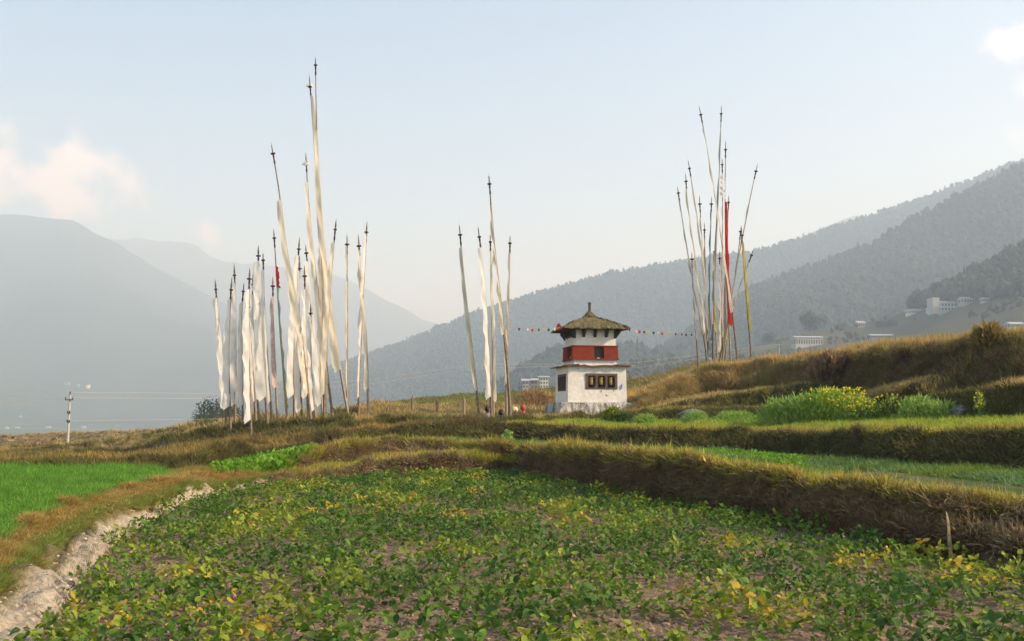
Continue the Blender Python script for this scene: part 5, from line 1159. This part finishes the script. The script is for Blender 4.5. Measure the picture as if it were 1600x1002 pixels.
for k, (u, v, y, h_, w_, lab) in enumerate([(318, 663, 190, 2.2, 4, 'lowest dark tree at the left foot of the white flags'), (332, 660, 200, 3.6, 6, 'broad dark tree behind the leftmost white flag'), (348, 658, 210, 3.4, 5, 'dark tree hidden behind the left white flags'), (306, 664, 200, 1.6, 3, 'small dark tree at the edge of the valley')]):
    tree(u, v, y, h_ + 2, w_, lab, 50 + k, z=Zv(v, y) - 2)

# ------------------------------------------------------------------ houses
M_hw = mat('house_white', (.42, .40, .36), .9, noise=(.4, (.5, .47, .42), .5)); M_hc = mat('house_cream', (.72, .66, .50), .9); M_hr = mat('house_metal_roof', (.42, .42, .40), .5, noise=(.3, (.3, .3, .29), .5)); M_hwin = mat('house_window', (.05, .045, .04), .4); M_hb = mat('house_grey_wall', (.26, .24, .21), .9)
def house(p, w, d, h, label, wallm=M_hw, roofm=M_hr, rz=0, floors=2, cols=4, gable=.18, tower=0, group='houses on the hazy village slope', over=.6, simple=False):
    root = empty('house', p, label, 'house', group, rz)
    mb = MB(); mb.box(0, 0, h / 2 - 1.5, w, d, h + 3); mb.build('wall', wallm, root)
    g_ = gable * d; rf = MB(); rw, rd = w / 2 + over, d / 2 + over
    rf.add([(-rw, -rd, h), (rw, -rd, h), (rw, rd, h), (-rw, rd, h), (-rw, 0, h + g_), (rw, 0, h + g_), (-rw, -rd, h + .25), (rw, -rd, h + .25), (rw, rd, h + .25), (-rw, rd, h + .25), (-rw, 0, h + g_ + .25), (rw, 0, h + g_ + .25)],
           [(3, 2, 1, 0), (6, 7, 11, 10), (10, 11, 8, 9), (0, 1, 7, 6), (2, 3, 9, 8), (0, 6, 10, 9, 3), (1, 2, 8, 11, 7)]); rf.build('roof', roofm, root)
    if simple: return root
    wm = MB(); fw = w / cols * .5; fhh = h / floors * .5; wm.box(0, 0, 0, fw, .16, fhh); me = wm.mesh('window', M_hwin)
    for f in range(floors):
        for c in range(cols):
            o = link(bpy.data.objects.new('window', me), root); o.location = (-w / 2 + (c + .5) * w / cols, -d / 2 - .02, h * (f + .5) / floors)
    wm = MB(); wm.box(0, 0, 0, .16, d * .22, fhh); me2 = wm.mesh('window', M_hwin)
    for f in range(floors):
        for s in (-.25, .25):
            for sd_ in (-1, 1):
                o = link(bpy.data.objects.new('window', me2), root); o.location = (sd_ * (w / 2 + .02), s * d, h * (f + .5) / floors)
    if tower:
        mb = MB(); mb.box(-w / 2 - 1.5, -.5, tower / 2 - 1, 4.6, d + .6, tower + 2); mb.build('stair_tower', wallm, root)
    return root
def hp(h, u, v): return on_hill(h, u, v)
px = lambda p: p.y / 1562.
p = hp(hE, 1262, 541); house(p, 44 * px(p), 9, 13 * px(p), 'long pale building with a row of tall dark windows below the round tree', floors=1, cols=11, rz=.10, gable=.12)
p = hp(hE, 1349, 511); house(p, 11 * px(p), 6, 6 * px(p), 'little white house alone on the ridge of the village slope', cols=3, floors=1, gable=.3)
p = hp(hE, 1483, 486); house(p, 30 * px(p), 9, 14 * px(p), 'big pale building with stair tower high on the right slope', cols=6, tower=9.5, gable=.1)
p = hp(hE, 1520, 474); house(p, 26 * px(p), 8, 6 * px(p), 'low long house right of the big pale building', cols=6, floors=1, rz=.12)
p = hp(hE, 1546, 470); house(p, 10 * px(p), 6, 4 * px(p), 'small low house at the far end of the long row', cols=3, floors=1)
p = hp(hE, 1432, 490); house(p, 20 * px(p), 7, 4 * px(p), 'low cream shed below the conifers', M_hc, cols=5, floors=1)
p = hp(hE, 1458, 488); house(p, 8 * px(p), 5, 4 * px(p), 'tiny cream shed beside the big pale building', M_hc, cols=2, floors=1)
p = hp(hE, 1564, 458); house(p, 8 * px(p), 6, 6 * px(p), 'single house at the edge of the dark wood', M_hb, cols=2, floors=1)
p = hp(hE, 1380, 528); house(p, 34 * px(p), 5, 3 * px(p), 'very long low shed with pale roof on the mid slope', M_hb, cols=8, floors=1)
p = hp(hE, 1590, 512); house(p, 20 * px(p), 7, 5 * px(p), 'pale roofed house at the right edge above the golden grass', cols=5, floors=1)
p = hp(hE, 1037, 584); 
for k, (u, v, w_, lab) in enumerate([(1002, 559, 22, 'low white greenhouse nearest the shrine roof'), (1034, 552, 24, 'long white greenhouse on the hazy slope'), (1052, 549, 9, 'short white greenhouse at the right end of the row'), (1006, 573, 12, 'low pale shed just right of the shrine ledge')]):
    p = hp(hE, u, v + 22); p = P(u, v, 640); p.z = p.z
    i_ = on_hill(hE, u, 575); q_ = on_hill(hF, u, v); house(q_, w_ * px(q_), 8, 2.4 * px(q_), lab, M_hw, M_hw, floors=1, cols=3, simple=True, gable=.08)
p = P(850, 607, 430); house(p, 13 * px(p), 4, 17 * px(p), 'cream three-storey house catching the sun left of the shrine', M_hc, cols=3, floors=3, gable=.1)
p = P(821, 607, 430); house(p, 9 * px(p), 4, 11 * px(p), 'small white house left of the cream three-storey one', M_hw, cols=2, floors=2, gable=.2)
p = P(835, 608, 440); house(p, 9 * px(p), 4, 13 * px(p), 'half hidden grey house between the white and cream ones', M_hb, cols=2, floors=2)
r = random.Random(9); VG = 'specks of white houses far across the valley'
for k, (u, v, w_) in enumerate([(103, 602, 8), (120, 602, 3), (137, 603, 4), (32, 653, 2)]):
    q = hp(hH if v > 620 else hA, u, v); house(q, w_ * px(q), 12, (3.2 if k == 2 else 1.6) * px(q), ['long white building high on the far left slope', 'small white building between two others on the far slope', 'bright cream house shining on the far left slope', 'lone white house low on the far left mountain'][k], M_hc if k == 2 else M_hb, M_hc if k == 2 else M_hb, floors=1, cols=2, simple=True, group=VG)
for k in range(26):
    u = r.choice([r.uniform(-20, 70), r.uniform(60, 135), r.uniform(150, 235)]); v = r.uniform(662, 671); y = 43.6 * 1562 / (v - 640) + r.uniform(-60, 60); q = P(u, v, y); q.z = -42
    house(q, r.uniform(3, 6) * px(q), 10, r.uniform(1.6, 2.6) * px(q), 'far white town house down on the valley floor', M_hw, M_hr if k % 2 else M_hw, floors=1, cols=2, simple=True, group='town houses down on the valley floor')
